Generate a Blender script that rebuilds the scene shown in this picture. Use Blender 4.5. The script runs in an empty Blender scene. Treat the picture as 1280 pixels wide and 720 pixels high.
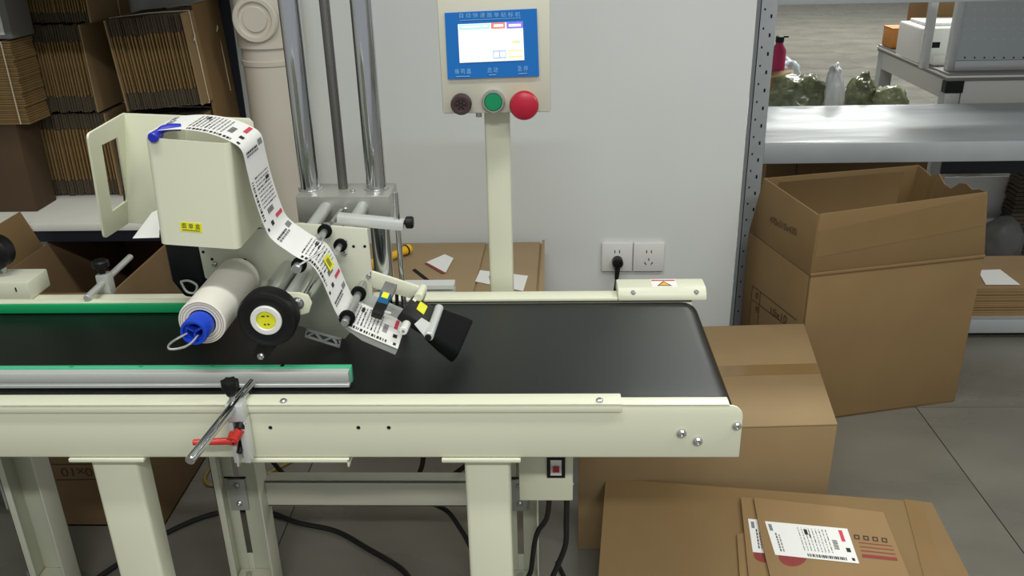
import bpy, bmesh, math, random
import numpy as np
from mathutils import Vector, Matrix, noise
random.seed(7)
scene = bpy.context.scene
COL = scene.collection

# ---------------------------------------------------------------- camera
F = 1100.0
EYE = Vector((0, 0, 1.28))
pitch, roll, yaw = math.radians(23.6), math.radians(1.36), math.radians(2.4)
FW = Vector((-math.sin(yaw)*math.cos(pitch), math.cos(yaw)*math.cos(pitch), -math.sin(pitch)))
R0 = Vector((math.cos(yaw), math.sin(yaw), 0)); U0 = R0.cross(FW)
RT = R0*math.cos(roll) - U0*math.sin(roll)
UP = U0*math.cos(roll) + R0*math.sin(roll)
cam = bpy.data.objects.new('camera', bpy.data.cameras.new('camera'))
COL.objects.link(cam)
m = Matrix.Identity(4)
for i in range(3):
    m[i][0], m[i][1], m[i][2], m[i][3] = RT[i], UP[i], -FW[i], EYE[i]
cam.matrix_world = m
cam.data.sensor_width = 36; cam.data.lens = F/1280*36
cam.data.clip_start = 0.02; cam.data.clip_end = 100
scene.camera = cam

# ---------------------------------------------------------------- light
world = bpy.data.worlds.new('world'); scene.world = world; world.use_nodes = True
bg = world.node_tree.nodes['Background']
bg.inputs[0].default_value = (0.80, 0.84, 0.88, 1); bg.inputs[1].default_value = 0.47
def area(name, loc, sx, sy, power, color=(0.985, 1.0, 0.95), rot=(0, 0, 0)):
    l = bpy.data.lights.new(name, 'AREA'); l.shape = 'RECTANGLE'; l.size = sx; l.size_y = sy
    l.energy = power; l.color = color
    o = bpy.data.objects.new(name, l); COL.objects.link(o); o.location = loc; o.rotation_euler = rot
    return o
area('ceiling_tube', (-0.35, 0.55, 2.92), 1.3, 0.16, 27)
area('ceiling_tube', (1.7, 0.7, 2.92), 1.3, 0.16, 24)
area('ceiling_tube', (0.1, -1.5, 2.92), 1.3, 0.16, 54)
area('ceiling_tube', (1.7, -1.5, 2.92), 1.3, 0.16, 34)
area('ceiling_tube', (1.6, 4.6, 2.92), 1.3, 0.3, 95)
area('ceiling_tube', (4.2, 4.6, 2.92), 1.3, 0.3, 95)
area('ceiling_tube', (3.0, 9.0, 2.92), 1.3, 0.3, 170)
scene.view_settings.view_transform = 'Standard'; scene.view_settings.look = 'None'
scene.view_settings.exposure = 0.0; scene.view_settings.gamma = 1.0
scene.view_settings.use_curve_mapping = False

# ---------------------------------------------------------------- survey helpers: a sight line met with a plane of known depth or height
def _ray(px, py): return FW + RT*((px-640)/F) - UP*((py-360)/F)
def PY(px, py, y):
    d = _ray(px, py); return EYE + d*(y/d.y)
def PZ(px, py, z):
    d = _ray(px, py); return EYE + d*((z-EYE.z)/d.z)
def PP(px, py, p0, n):
    d = _ray(px, py); return EYE + d*((p0-EYE).dot(n)/d.dot(n))

# ---------------------------------------------------------------- materials
def lin(c):
    return tuple(((v/255)/12.92 if v/255 <= .04045 else ((v/255+.055)/1.055)**2.4) for v in c)
MATS = {}
def mat(name, rgb, rough=.5, metal=0, spec=.5, n_scale=0, n_amt=0, bump=0, b_scale=200, coat=0, emit=0, alpha=1, trans=0, stretch=None, rvar=0):
    m = bpy.data.materials.new(name); m.use_nodes = True
    nt = m.node_tree; b = nt.nodes['Principled BSDF']
    c = lin(rgb)
    b.inputs['Base Color'].default_value = (*c, 1)
    b.inputs['Roughness'].default_value = rough; b.inputs['Metallic'].default_value = metal
    b.inputs['Specular IOR Level'].default_value = spec
    b.inputs['Coat Weight'].default_value = coat
    if alpha < 1: b.inputs['Alpha'].default_value = alpha
    if trans: b.inputs['Transmission Weight'].default_value = trans; b.inputs['IOR'].default_value = 1.2
    if emit:
        b.inputs['Emission Color'].default_value = (*c, 1); b.inputs['Emission Strength'].default_value = emit
    tc = nt.nodes.new('ShaderNodeTexCoord'); src = tc.outputs['Object']
    if stretch:
        mp = nt.nodes.new('ShaderNodeMapping'); mp.inputs['Scale'].default_value = stretch
        nt.links.new(src, mp.inputs[0]); src = mp.outputs[0]
    if n_amt:
        n = nt.nodes.new('ShaderNodeTexNoise'); n.inputs['Scale'].default_value = n_scale; n.inputs['Detail'].default_value = 3.5
        nt.links.new(src, n.inputs['Vector'])
        r = nt.nodes.new('ShaderNodeMapRange'); r.inputs[1].default_value = .22; r.inputs[2].default_value = .78
        r.inputs[3].default_value = 1-n_amt; r.inputs[4].default_value = 1+n_amt
        nt.links.new(n.outputs['Fac'], r.inputs[0])
        mx = nt.nodes.new('ShaderNodeVectorMath'); mx.operation = 'SCALE'; mx.inputs[0].default_value = c
        nt.links.new(r.outputs[0], mx.inputs['Scale']); nt.links.new(mx.outputs[0], b.inputs['Base Color'])
        if rvar:
            r2 = nt.nodes.new('ShaderNodeMapRange'); r2.inputs[1].default_value = .3; r2.inputs[2].default_value = .7
            r2.inputs[3].default_value = rough-rvar; r2.inputs[4].default_value = rough+rvar
            nt.links.new(n.outputs['Fac'], r2.inputs[0]); nt.links.new(r2.outputs[0], b.inputs['Roughness'])
    if bump:
        n = nt.nodes.new('ShaderNodeTexNoise'); n.inputs['Scale'].default_value = b_scale; n.inputs['Detail'].default_value = 3
        nt.links.new(src, n.inputs['Vector'])
        bp = nt.nodes.new('ShaderNodeBump'); bp.inputs['Strength'].default_value = bump; bp.inputs['Distance'].default_value = .002
        nt.links.new(n.outputs['Fac'], bp.inputs['Height']); nt.links.new(bp.outputs[0], b.inputs['Normal'])
    MATS[name] = m
    return m
mat('wall_paint', (212, 215, 213), .75, n_scale=2.5, n_amt=.025, bump=.06, b_scale=60)
mat('tile', (121, 118, 109), .30, n_scale=2.2, n_amt=.26, stretch=(1, 2.2, 1), rvar=.06)
mat('grout', (70, 69, 68), .9)
mat('ivory', (221, 222, 198), .38, n_scale=3, n_amt=.02)
mat('ivory_dark', (202, 203, 184), .42, n_scale=4, n_amt=.03)
mat('belt', (16, 18, 18), .28, spec=.38, n_scale=5, n_amt=.08, bump=.25, b_scale=900)
mat('black', (17, 17, 18), .45, spec=.3)
mat('rubber', (9, 10, 11), .8, spec=.15)
mat('hole', (6, 6, 6), .9)
mat('chrome', (205, 207, 210), .13, metal=1)
mat('steel', (190, 191, 190), .25, metal=.8)
mat('alu', (214, 215, 213), .36, metal=.35)
mat('alu_dull', (184, 186, 182), .42, metal=.3)
mat('brushed', (182, 182, 176), .30, metal=.55)
mat('leadscrew', (118, 116, 112), .4, metal=.8, bump=.4, b_scale=500)
mat('green', (22, 160, 98), .42)
mat('green_pale', (74, 180, 138), .4)
mat('red', (205, 52, 44), .35)
mat('cardboard', (132, 106, 68), .78, n_scale=7, n_amt=.07, bump=.05, b_scale=120)
mat('cardboard_in', (128, 104, 68), .82, n_scale=6, n_amt=.08)
mat('cardboard_b', (130, 103, 66), .78, n_scale=7, n_amt=.08, bump=.05, b_scale=120)
mat('cardboard_pale', (146, 117, 78), .78, n_scale=8, n_amt=.06)
mat('cardboard_edge', (140, 112, 70), .85, n_scale=30, n_amt=.18)
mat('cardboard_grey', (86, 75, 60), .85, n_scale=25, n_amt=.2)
mat('cardboard_shaded', (72, 54, 33), .8, n_scale=7, n_amt=.1)  # brown board with the shadow on the far left box mixed into its colour
mat('cardboard_mid', (122, 97, 66), .8, n_scale=7, n_amt=.1)
mat('cardboard_c', (146, 121, 85), .78, n_scale=7, n_amt=.07, bump=.05, b_scale=120)
mat('cardboard_d', (156, 133, 100), .78, n_scale=7, n_amt=.07)
mat('tape', (134, 108, 70), .22, coat=.3, n_scale=10, n_amt=.05)
mat('tape_dark', (134, 102, 62), .22, coat=.4, n_scale=10, n_amt=.05)
mat('ink', (66, 48, 34), .8)
mat('ink_black', (32, 32, 34), .7)
mat('ink_grey', (128, 128, 130), .7)
mat('ink_red', (205, 62, 84), .6)
mat('ink_maroon', (138, 52, 50), .7)
mat('paper', (236, 235, 232), .55)
mat('paper_roll', (226, 222, 212), .7)
mat('film', (226, 215, 160), .25, alpha=.6)
mat('yellow', (232, 230, 40), .5)
mat('yellow_tool', (236, 182, 30), .4)
mat('blue_core', (20, 66, 196), .38)
mat('blue_peg', (28, 42, 176), .4)
mat('sensor_blue', (20, 86, 128), .35)
mat('white_plastic', (228, 227, 222), .4)
mat('socket_white', (222, 222, 220), .35)
mat('twine', (214, 200, 176), .8)
mat('shelf_white', (216, 214, 206), .5, n_scale=8, n_amt=.05)
mat('shelf_blue', (22, 26, 38), .5)
mat('pvc', (205, 198, 184), .5, n_scale=9, n_amt=.02)
mat('rack_grey', (168, 173, 176), .42, metal=.2, n_scale=14, n_amt=.06)
mat('rack_shelf', (168, 172, 175), .42, metal=.15, n_scale=3, n_amt=.06, stretch=(.6, 6, 1), rvar=.1)
mat('panel_box', (203, 200, 184), .45)
mat('panel_blue', (18, 108, 190), .4)
mat('text_blue', (128, 186, 228), .5)
mat('screen', (240, 244, 243), .3, emit=.42)
mat('scr_cyan', (168, 226, 226), .3, emit=.5)
mat('scr_red', (240, 120, 108), .3, emit=.5)
mat('scr_violet', (130, 110, 220), .3, emit=.5)
mat('scr_yellow', (244, 224, 150), .3, emit=.5)
mat('scr_olive', (214, 218, 180), .3, emit=.5)
mat('scr_blue', (150, 176, 214), .3, emit=.5)
mat('btn_green', (10, 138, 88), .3)
mat('btn_red', (176, 22, 50), .35)
mat('buzzer', (66, 46, 48), .4)
mat('orange', (206, 134, 62), .6)
mat('desk_grey', (120, 116, 112), .4)
mat('desk_white', (206, 204, 198), .5)
mat('peg_grey', (206, 213, 213), .45)
mat('bag_green', (98, 102, 72), .25, n_scale=26, n_amt=.75, coat=.5)
mat('bag_green2', (134, 138, 100), .25, n_scale=26, n_amt=.6, coat=.5)
mat('bag_clear', (206, 206, 204), .3)
mat('pink', (176, 30, 84), .4)
mat('pale_pink', (216, 196, 202), .5)
mat('pale_blue', (206, 220, 226), .5)
mat('grey_bag', (112, 112, 108), .5, n_scale=8, n_amt=.12)
mat('cable', (16, 16, 17), .5)
mat('cable_yellow', (138, 116, 62), .5)
mat('far_wall', (190, 190, 190), .8)
mat('ceiling_white', (215, 215, 212), .85)

# ---------------------------------------------------------------- mesh builder
class MB:
    def __init__(s): s.v = []; s.f = []
    def add(s, vs, fs):
        b = len(s.v); s.v += [Vector(v) for v in vs]; s.f += [tuple(i+b for i in f) for f in fs]; return s
    def hexa(s, p):  # p: 4 bottom (ccw from above), 4 top
        return s.add(p, [(3,2,1,0),(4,5,6,7),(0,1,5,4),(1,2,6,5),(2,3,7,6),(3,0,4,7)])
    def box(s, a, b):
        x0,y0,z0 = (min(a[i],b[i]) for i in range(3)); x1,y1,z1 = (max(a[i],b[i]) for i in range(3))
        return s.hexa([(x0,y0,z0),(x1,y0,z0),(x1,y1,z0),(x0,y1,z0),(x0,y0,z1),(x1,y0,z1),(x1,y1,z1),(x0,y1,z1)])
    def obox(s, c, ax, ay, az):  # centre + half vectors
        c, ax, ay, az = map(Vector, (c, ax, ay, az))
        return s.hexa([c-ax-ay-az, c+ax-ay-az, c+ax+ay-az, c-ax+ay-az, c-ax-ay+az, c+ax-ay+az, c+ax+ay+az, c-ax+ay+az])
    def slab(s, q, t):  # quad (4 points) with thickness vector t
        q = [Vector(p) for p in q]; t = Vector(t)
        n = (q[1]-q[0]).cross(q[3]-q[0])
        if n.dot(t) < 0: q = q[::-1]
        return s.hexa(q + [p+t for p in q])
    def lathe(s, p0, axis, prof, seg=24, closed=False):
        p0 = Vector(p0); a = Vector(axis).normalized()
        u = a.orthogonal().normalized(); w = a.cross(u)
        vs = []; n = len(prof)
        for (d, r) in prof:
            for k in range(seg):
                t = 2*math.pi*k/seg
                vs.append(p0 + a*d + (u*math.cos(t) + w*math.sin(t))*max(r, 1e-5))
        fs = []
        for i in range(n-1 if not closed else n):
            j = (i+1) % n
            for k in range(seg):
                k2 = (k+1) % seg
                fs.append((i*seg+k, i*seg+k2, j*seg+k2, j*seg+k))
        if not closed:
            fs.append(tuple(range(seg))[::-1]); fs.append(tuple((n-1)*seg+k for k in range(seg)))
        return s.add(vs, fs)
    def cyl(s, p0, p1, r, seg=20, r2=None, ch=0):
        p0, p1 = Vector(p0), Vector(p1); L = (p1-p0).length; r2 = r if r2 is None else r2
        pr = [(0, r), (L, r2)] if not ch else [(0, r-ch), (ch, r), (L-ch, r2), (L, r2-ch)]
        return s.lathe(p0, p1-p0, pr, seg)
    def tube(s, pts, r, seg=10):
        pts = [Vector(p) for p in pts]; vs = []; fs = []
        n = len(pts); up = None
        for i, p in enumerate(pts):
            t = (pts[min(i+1, n-1)] - pts[max(i-1, 0)]).normalized()
            if up is None: up = t.orthogonal().normalized()
            up = (up - t*up.dot(t)).normalized(); w = t.cross(up)
            for k in range(seg):
                a = 2*math.pi*k/seg; vs.append(p + (up*math.cos(a) + w*math.sin(a))*r)
        for i in range(n-1):
            for k in range(seg):
                k2 = (k+1) % seg; fs.append((i*seg+k, i*seg+k2, (i+1)*seg+k2, (i+1)*seg+k))
        fs.append(tuple(range(seg))[::-1]); fs.append(tuple((n-1)*seg+k for k in range(seg)))
        return s.add(vs, fs)
    def prism(s, poly, t):  # planar polygon extruded by vector t
        poly = [Vector(p) for p in poly]; t = Vector(t); n = len(poly)
        nrm = Vector((0, 0, 0))
        for i in range(n): nrm += poly[i].cross(poly[(i+1) % n])
        if nrm.dot(t) < 0: poly = poly[::-1]
        return s.add(poly + [p+t for p in poly], [tuple(range(n))[::-1], tuple(range(n, 2*n))] + [(i, (i+1) % n, n+(i+1) % n, n+i) for i in range(n)])
    def frame(s, outer, inner, t):  # quad plate with a quad window
        o = [Vector(p) for p in outer]; q = [Vector(p) for p in inner]; t = Vector(t)
        for i in range(4):
            j = (i+1) % 4
            s.slab([o[i], o[j], q[j], q[i]], t)
        return s
    def quad(s, a, b, c, d): return s.add([a, b, c, d], [(0, 1, 2, 3)])

W = {}
def _finish(me, sharp=35):
    me.validate(); me.update()
    bm = bmesh.new(); bm.from_mesh(me); bmesh.ops.recalc_face_normals(bm, faces=bm.faces); bm.to_mesh(me); bm.free()
    me.polygons.foreach_set('use_smooth', [True]*len(me.polygons))
    me.set_sharp_from_angle(angle=math.radians(sharp))
def obj(name, mb, material, parent=None, label=None, bevel=0, bseg=2, sharp=35, base=False, recalc=True):
    lo = Vector((min(v[i] for v in mb.v) for i in range(3))); hi = Vector((max(v[i] for v in mb.v) for i in range(3)))
    c = (lo+hi)/2
    if base: c.z = lo.z
    me = bpy.data.meshes.new(name); me.from_pydata([tuple(v-c) for v in mb.v], [], mb.f)
    if bevel:
        bm = bmesh.new(); bm.from_mesh(me); bmesh.ops.recalc_face_normals(bm, faces=bm.faces)
        ed = [e for e in bm.edges if len(e.link_faces) == 2 and e.calc_face_angle(0) > math.radians(40)]
        bmesh.ops.bevel(bm, geom=ed, offset=bevel, segments=bseg, affect='EDGES', profile=.5, clamp_overlap=True)
        bm.to_mesh(me); bm.free()
    _finish(me, sharp)
    me.materials.append(MATS[material])
    o = bpy.data.objects.new(name, me); COL.objects.link(o)
    if parent is not None:
        o.parent = parent; o.location = c - W[parent]
    else: o.location = c
    W[o] = c
    if label: o['label'] = label
    return o
def thing(name, label, cat, loc, group=None):
    o = bpy.data.objects.new(name, None); COL.objects.link(o); o.location = loc; o.empty_display_size = .05
    W[o] = Vector(loc); o['label'] = label; o['category'] = cat
    if group: o['group'] = group
    return o
def tag(o, label, cat, group=None):
    o['label'] = label; o['category'] = cat
    if group: o['group'] = group
    return o
def struct(o): o['kind'] = 'structure'; return o
def text(body, size, origin, xd, yd, material, parent, name='lettering', label=None, depth=.0003, fit=None):
    cu = bpy.data.curves.new('t', 'FONT'); cu.body = body; cu.size = 1; cu.align_x = 'CENTER'; cu.align_y = 'CENTER'
    o = bpy.data.objects.new('t', cu); COL.objects.link(o)
    dg = bpy.context.evaluated_depsgraph_get(); dg.update()
    me = bpy.data.meshes.new_from_object(o.evaluated_get(dg))
    xd = Vector(xd).normalized(); yd = Vector(yd).normalized(); n = xd.cross(yd)
    sx = size
    if fit:
        xs = [v.co.x for v in me.vertices]; sx = fit/(max(xs)-min(xs))
    origin = Vector(origin)
    mb = MB(); mb.add([origin + xd*(v.co.x*sx) + yd*(v.co.y*size) + n*depth for v in me.vertices], [tuple(p.vertices) for p in me.polygons])
    bpy.data.objects.remove(o); bpy.data.curves.remove(cu); bpy.data.meshes.remove(me)
    return obj(name, mb, material, parent, label)
def smooth(pts, n=8):  # catmull-rom
    pts = [Vector(p) for p in pts]; out = []
    for i in range(len(pts)-1):
        p0 = pts[max(i-1, 0)]; p1 = pts[i]; p2 = pts[i+1]; p3 = pts[min(i+2, len(pts)-1)]
        for k in range(n):
            t = k/n
            out.append(.5*((2*p1) + (p2-p0)*t + (2*p0-5*p1+4*p2-p3)*t*t + (3*p1-p0-3*p2+p3)*t**3))
    out.append(pts[-1]); return out
X3, Y3, Z3 = Vector((1, 0, 0)), Vector((0, 1, 0)), Vector((0, 0, 1))
def screw(parent, p, axis, r=.005, name='screw', material='steel'):
    a = Vector(axis).normalized(); mb = MB()
    mb.lathe(p, a, [(0, r), (r*.5, r*.95), (r*.8, r*.6), (r*.8, r*.42), (r*.35, r*.4)], 12)
    return obj(name, mb, material, parent)
def label_print(parent, fn, L, Wd, seed=1, step=.012):
    """black, grey and red print of a parcel label; fn(u, v) gives the point on the paper"""
    rnd = random.Random(seed); bk, gy, rd = MB(), MB(), MB()
    def rect(mb, u0, u1, v0, v1):
        k = max(1, int((u1-u0)/step))
        for i in range(k):
            a = u0+(u1-u0)*i/k; b = u0+(u1-u0)*(i+1)/k
            mb.quad(fn(a, v0), fn(b, v0), fn(b, v1), fn(a, v1))
    S = Wd/.08
    u = .012*S
    rect(gy, .005*S, .012*S, Wd*.72, Wd*.92)
    # barcode along the near edge
    v0 = Wd*.05; uu = L*.40
    while uu < L*.86:
        w = rnd.choice((.0012, .0022, .0032))*S; rect(bk, uu, uu+w, v0, v0+Wd*.085); uu += w+rnd.choice((.0012, .002))*S
    # text lines along the side
    for j, uq in enumerate((.08, .115)):
        v = Wd*.12
        while v < Wd*.62:
            l = rnd.uniform(.003, .007)*S; rect(bk if j == 0 else gy, L*uq, L*uq+.0028*S, v, v+l); v += l+.0018*S
    # rules and address block
    for k in range(9):
        uq = L*(.38+.042*k)
        v = Wd*.22
        while v < Wd*.90:
            l = rnd.uniform(.003, .012)*S
            rect(gy if rnd.random() < .84 else bk, uq, uq+.0017*S, v, min(v+l, Wd*.9)); v += l+.002*S
    rect(bk, L*.45, L*.49, Wd*.70, Wd*.86); rect(bk, L*.50, L*.515, Wd*.62, Wd*.74)
    v = Wd*.35                                          # second barcode, across
    while v < Wd*.62:
        w = rnd.choice((.0012, .002))*S; rect(bk, L*.76, L*.82, v, v+w); v += w+.0016*S
    rect(rd, L*.88, L*.925, Wd*.60, Wd*.93)
    rect(bk, L*.90, L*.95, Wd*.30, Wd*.42); rect(bk, L*.93, L*.965, Wd*.06, Wd*.14)
    for nm, b_, mt_ in (('black_print', bk, 'ink_black'), ('grey_print', gy, 'ink_grey')): obj(nm, b_, mt_, parent)['kind'] = 'stuff'
    obj('red_print', rd, 'ink_red', parent)

# ================================================================ SETTING
# floor: 0.8 m tiles with open joints on a darker bed
mb = MB().box((-3.2, -2.4, -.06), (7.0, 14.4, -.004))
floor = struct(obj('floor', mb, 'grout'))
TS = .7975; GX, GY = 1.0045, 1.30
tile_mesh = None; far_tile = None
g = .0016
mb = MB().box((-TS/2+g, -TS/2+g, -.004), (TS/2-g, TS/2-g, 0))
for i in range(-4, 7):
    for j in range(-4, 16):
        cx = GX + TS*(i-.5); cy = GY + TS*(j+.5)
        if not (-3.1 < cx < 6.9 and -2.3 < cy < 14.2): continue
        if tile_mesh is None:
            t = obj('tile', mb, 'tile', floor); tile_mesh = t
        elif cy < 5.2:
            t = tile_mesh.copy(); COL.objects.link(t)
        else:
            if far_tile is None: far_tile = obj('tile', MB().box((-TS/2+.0003, -TS/2+.0003, -.004), (TS/2-.0003, TS/2-.0003, 0)), 'tile', floor); t = far_tile
            else: t = far_tile.copy(); COL.objects.link(t)
        t.location = Vector((cx, cy, -.002)) - W[floor]
        t.rotation_euler = (0, 0, 0)
WY = 2.30
wall = struct(obj('wall_back', MB().box((-3.2, WY, 0), (.528, WY+.12, 3.0)), 'wall_paint'))
struct(obj('wall_left', MB().box((-3.2, -2.4, 0), (-3.08, WY, 3.0)), 'wall_paint'))
struct(obj('wall_far', MB().box((-3.2, 14.4, 0), (7.0, 14.5, 3.0)), 'far_wall'))
struct(obj('ceiling', MB().box((-3.2, -2.4, 3.0), (7.0, 14.5, 3.08)), 'ceiling_white'))

# drain pipe with an access cap, standing against the wall
pr = .072; pc = PY(331, 25, 2.2); px0 = pc.x
dp = thing('drain_pipe', 'off-white plastic drain pipe with round access cap, against wall beside carton bundles', 'pipe', (px0, 2.222, 0))
obj('pipe', MB().cyl((px0, 2.222, 0), (px0, 2.222, 2.99), pr, 40), 'pvc', dp)
zc = PY(326, 24, 2.15).z; z1 = PY(330, 62, 2.15).z; z2 = PY(332, 78, 2.15).z
obj('socket_collar', MB().lathe((px0, 2.222, z1), Z3, [(0, pr), (.001, pr+.006), (.16, pr+.006), (.162, pr)], 40), 'pvc', dp)
obj('socket_collar', MB().lathe((px0, 2.222, z2-.012), Z3, [(0, pr), (.001, pr+.003), (.012, pr+.004), (.014, pr)], 40), 'pvc', dp)
ac = obj('access_cap', MB().lathe((px0-.006, 2.155, zc), -Y3, [(-.03, .054), (.014, .054), (.018, .051), (.018, .042), (.011, .038), (.011, .031), (.016, .028), (.016, .001)], 40), 'pvc', dp)

# wall sockets
def socket(px, label, plugged):
    c = PY(px, 320, WY)
    s = thing('wall_socket', label, 'socket', (c.x, WY-.001, c.z), 'pair of wall sockets')
    obj('plate', MB().box((c.x-.0425, WY-.0105, c.z-.0425), (c.x+.0425, WY-.0005, c.z+.0425)), 'socket_white', s, bevel=.002)
    def slot(dx, dz, w, h, a):
        u = Vector((math.cos(a), 0, math.sin(a))); v = Vector((-math.sin(a), 0, math.cos(a)))
        obj('pin_slot', MB().obox((c.x+dx, WY-.0108, c.z+dz), u*w, Y3*.0004, v*h), 'hole', s)
    slot(-.0065, .017, .0012, .0042, 0); slot(.0065, .017, .0012, .0042, 0)
    if not plugged:
        slot(0, -.006, .0012, .004, 0); slot(-.009, -.018, .0012, .0045, .6); slot(.009, -.018, .0012, .0045, -.6)
    return c
c1 = socket(771, 'left one of two white wall sockets, with the black plug in it', True)
c2 = socket(810.5, 'right one of two white wall sockets, empty', False)
pl = thing('power_plug', 'black power plug and cable in the left wall socket', 'plug', (c1.x, WY-.03, c1.z-.01))
bz = c1.z-.010
obj('plug_body', MB().lathe((c1.x+.001, WY-.0108, bz), -Y3, [(0, .015), (.022, .015), (.027, .011), (.028, .001)], 20), 'black', pl)
obj('strain_relief', MB().cyl((c1.x+.001, WY-.027, bz-.006), (c1.x-.002, WY-.036, bz-.045), .0085, 14, .0055), 'black', pl)
obj('cable', MB().tube(smooth([(c1.x-.002, WY-.035, bz-.043), (c1.x-.008, WY-.045, bz-.085), (c1.x-.02, WY-.06, bz-.14), (c1.x-.03, WY-.1, .08), (c1.x-.06, WY-.2, .006)]), .0042, 10), 'cable', pl)

# ================================================================ BELT CONVEYOR
ZB = .65; XL = -1.75
cv = thing('belt_conveyor', 'ivory belt conveyor with black belt running across the picture', 'conveyor', (-.3, 1.22, 0))
# belt: closed loop round the end rollers
prof = []
r = .031; xr = .262-r
for k in range(13):
    a = math.pi/2 - math.pi*k/12
    prof.append((xr+r*math.cos(a), ZB-r+r*math.sin(a)))
for k in range(13):
    a = -math.pi/2 - math.pi*k/12
    prof.append((XL+r+r*math.cos(a), ZB-r+r*math.sin(a)))
obj('belt', MB().prism([(x, 1.062, z) for x, z in prof], (0, .313, 0)), 'belt', cv, sharp=50)
obj('end_roller_shaft', MB().cyl((xr, 1.034, ZB-r), (xr, 1.40, ZB-r), .009, 16), 'steel', cv)
# front rail: pressed channel with a rounded upper corner
yf = 1.030; xe = PY(927, 540, yf).x; zt = .6545; zbm = PY(700, 572, yf).z
poly = [(XL, yf, zbm), (xe, yf, zbm)]
for k in range(7):
    a = math.pi/2*k/6; poly.append((xe-.018+.018*math.cos(a), yf, zt-.018+.018*math.sin(a)))
poly.append((XL, yf, zt))
mb = MB().prism(poly, (0, .004, 0)); mb.box((XL, yf, zt-.003), (xe-.018, 1.054, zt)); mb.box((XL, yf, zbm), (xe, 1.075, zbm+.003))
obj('front_rail', mb, 'ivory', cv, bevel=.0015)
xc = PY(777, 500, 1.04).x
mb = MB().box((XL, 1.0255, .655), (xc, 1.0575, .6585)); mb.box((XL, 1.0255, .6465), (xc, 1.0295, .6585))
obj('front_rail_cover', mb, 'ivory', cv, bevel=.0018)
for px, py in ((852, 541), (872, 551)):
    p = PY(px, py, yf); screw(cv, (p.x, yf, p.z), -Y3, .0068, 'hex_bolt')
p = PY(921, 532, yf); screw(cv, (p.x, yf, p.z), -Y3, .0062, 'hex_bolt')
for px, py in ((750, 506), (352, 507)):
    p = PZ(px, py, .6585); screw(cv, (p.x, 1.036, .6585), Z3, .0052)
for px in (338, 448, 486):
    p = PY(px, 534.5, yf); obj('bolt_hole', MB().cyl((p.x, yf+.001, p.z), (p.x, yf-.0004, p.z), .0028, 12), 'hole', cv)
# back rail
mb = MB().box((XL, 1.379, .575), (.25, 1.384, .652)); mb.box((XL, 1.379, .648), (.25, 1.415, .652))
obj('back_rail', mb, 'ivory', cv, bevel=.001)
xb0 = PY(552, 370, 1.385).x; xb1 = PY(772, 370, 1.385).x
obj('back_rail_cover', MB().box((XL, 1.377, .652), (xb1, 1.41, .6575)), 'ivory', cv, bevel=.0018)
# motor cover at the far right corner
a = PZ(776, 353, .682); b = PZ(887, 352, .682)
x0, x1 = PZ(774, 372, .67).x, PZ(888, 372, .67).x
yb0, yb1 = 1.3755, 1.428
zc0 = .672
mb = MB().prism([(x0, yb0, .6525), (x0, yb0+.003, .664), (x0, yb0+.013, zc0), (x0, yb1, zc0), (x0, yb1, .6525)], (x1-x0, 0, 0))
mc = obj('motor_cover', mb, 'ivory', cv, bevel=.003)
p = PZ(831, 358, zc0)
st = obj('warning_sticker', MB().box((p.x-.0215, yb0+.015, zc0), (p.x+.0215, yb1-.004, zc0+.0004)), 'paper', mc)
def on_cover(u, v): return Vector((p.x-.0215+.043*u, yb0+.015+(yb1-.004-yb0-.018)*v, zc0+.0007))
def tri(name, pts, m): obj(name, MB().add([on_cover(*q) for q in pts], [tuple(range(len(pts)))]), m, mc)
tri('sticker_band', [(.03, .82), (.97, .82), (.97, .97), (.03, .97)], 'red')
tri('sticker_triangle', [(.2, .12), (.8, .12), (.5, .78)], 'ink')
tri2 = [(.29, .18), (.71, .18), (.5, .62)]
obj('sticker_triangle', MB().add([on_cover(*q)+Z3*.0003 for q in tri2], [(0, 1, 2)]), 'yellow_tool', mc)
for px in (793, 873):
    q = PZ(px, 370, .668); screw(mc, (q.x, yb0+.006, .6655), (0, -.6, .8), .0045)
# drive cover at the far left of the belt
mb = MB().box((XL, 1.383, .6575), (PY(36, 360, 1.383).x, 1.45, .692))
dcov = obj('drive_cover', mb, 'ivory_dark', cv, bevel=.004)
q = PY(20, 362, 1.383); obj('cover_slot', MB().box((q.x-.0012, 1.3822, q.z-.004), (q.x+.0012, 1.3832, q.z+.004)), 'hole', dcov)
hw = PY(-2, 312, 1.43)
obj('hand_wheel', MB().lathe((hw.x, 1.40, hw.z), Y3, [(0, .012), (.002, .026), (.006, .031), (.03, .031), (.036, .027), (.038, .01)], 28), 'black', cv)
obj('wheel_shaft', MB().cyl((hw.x, 1.43, hw.z), (hw.x, 1.43, .69), .006, 12), 'steel', cv)
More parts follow.
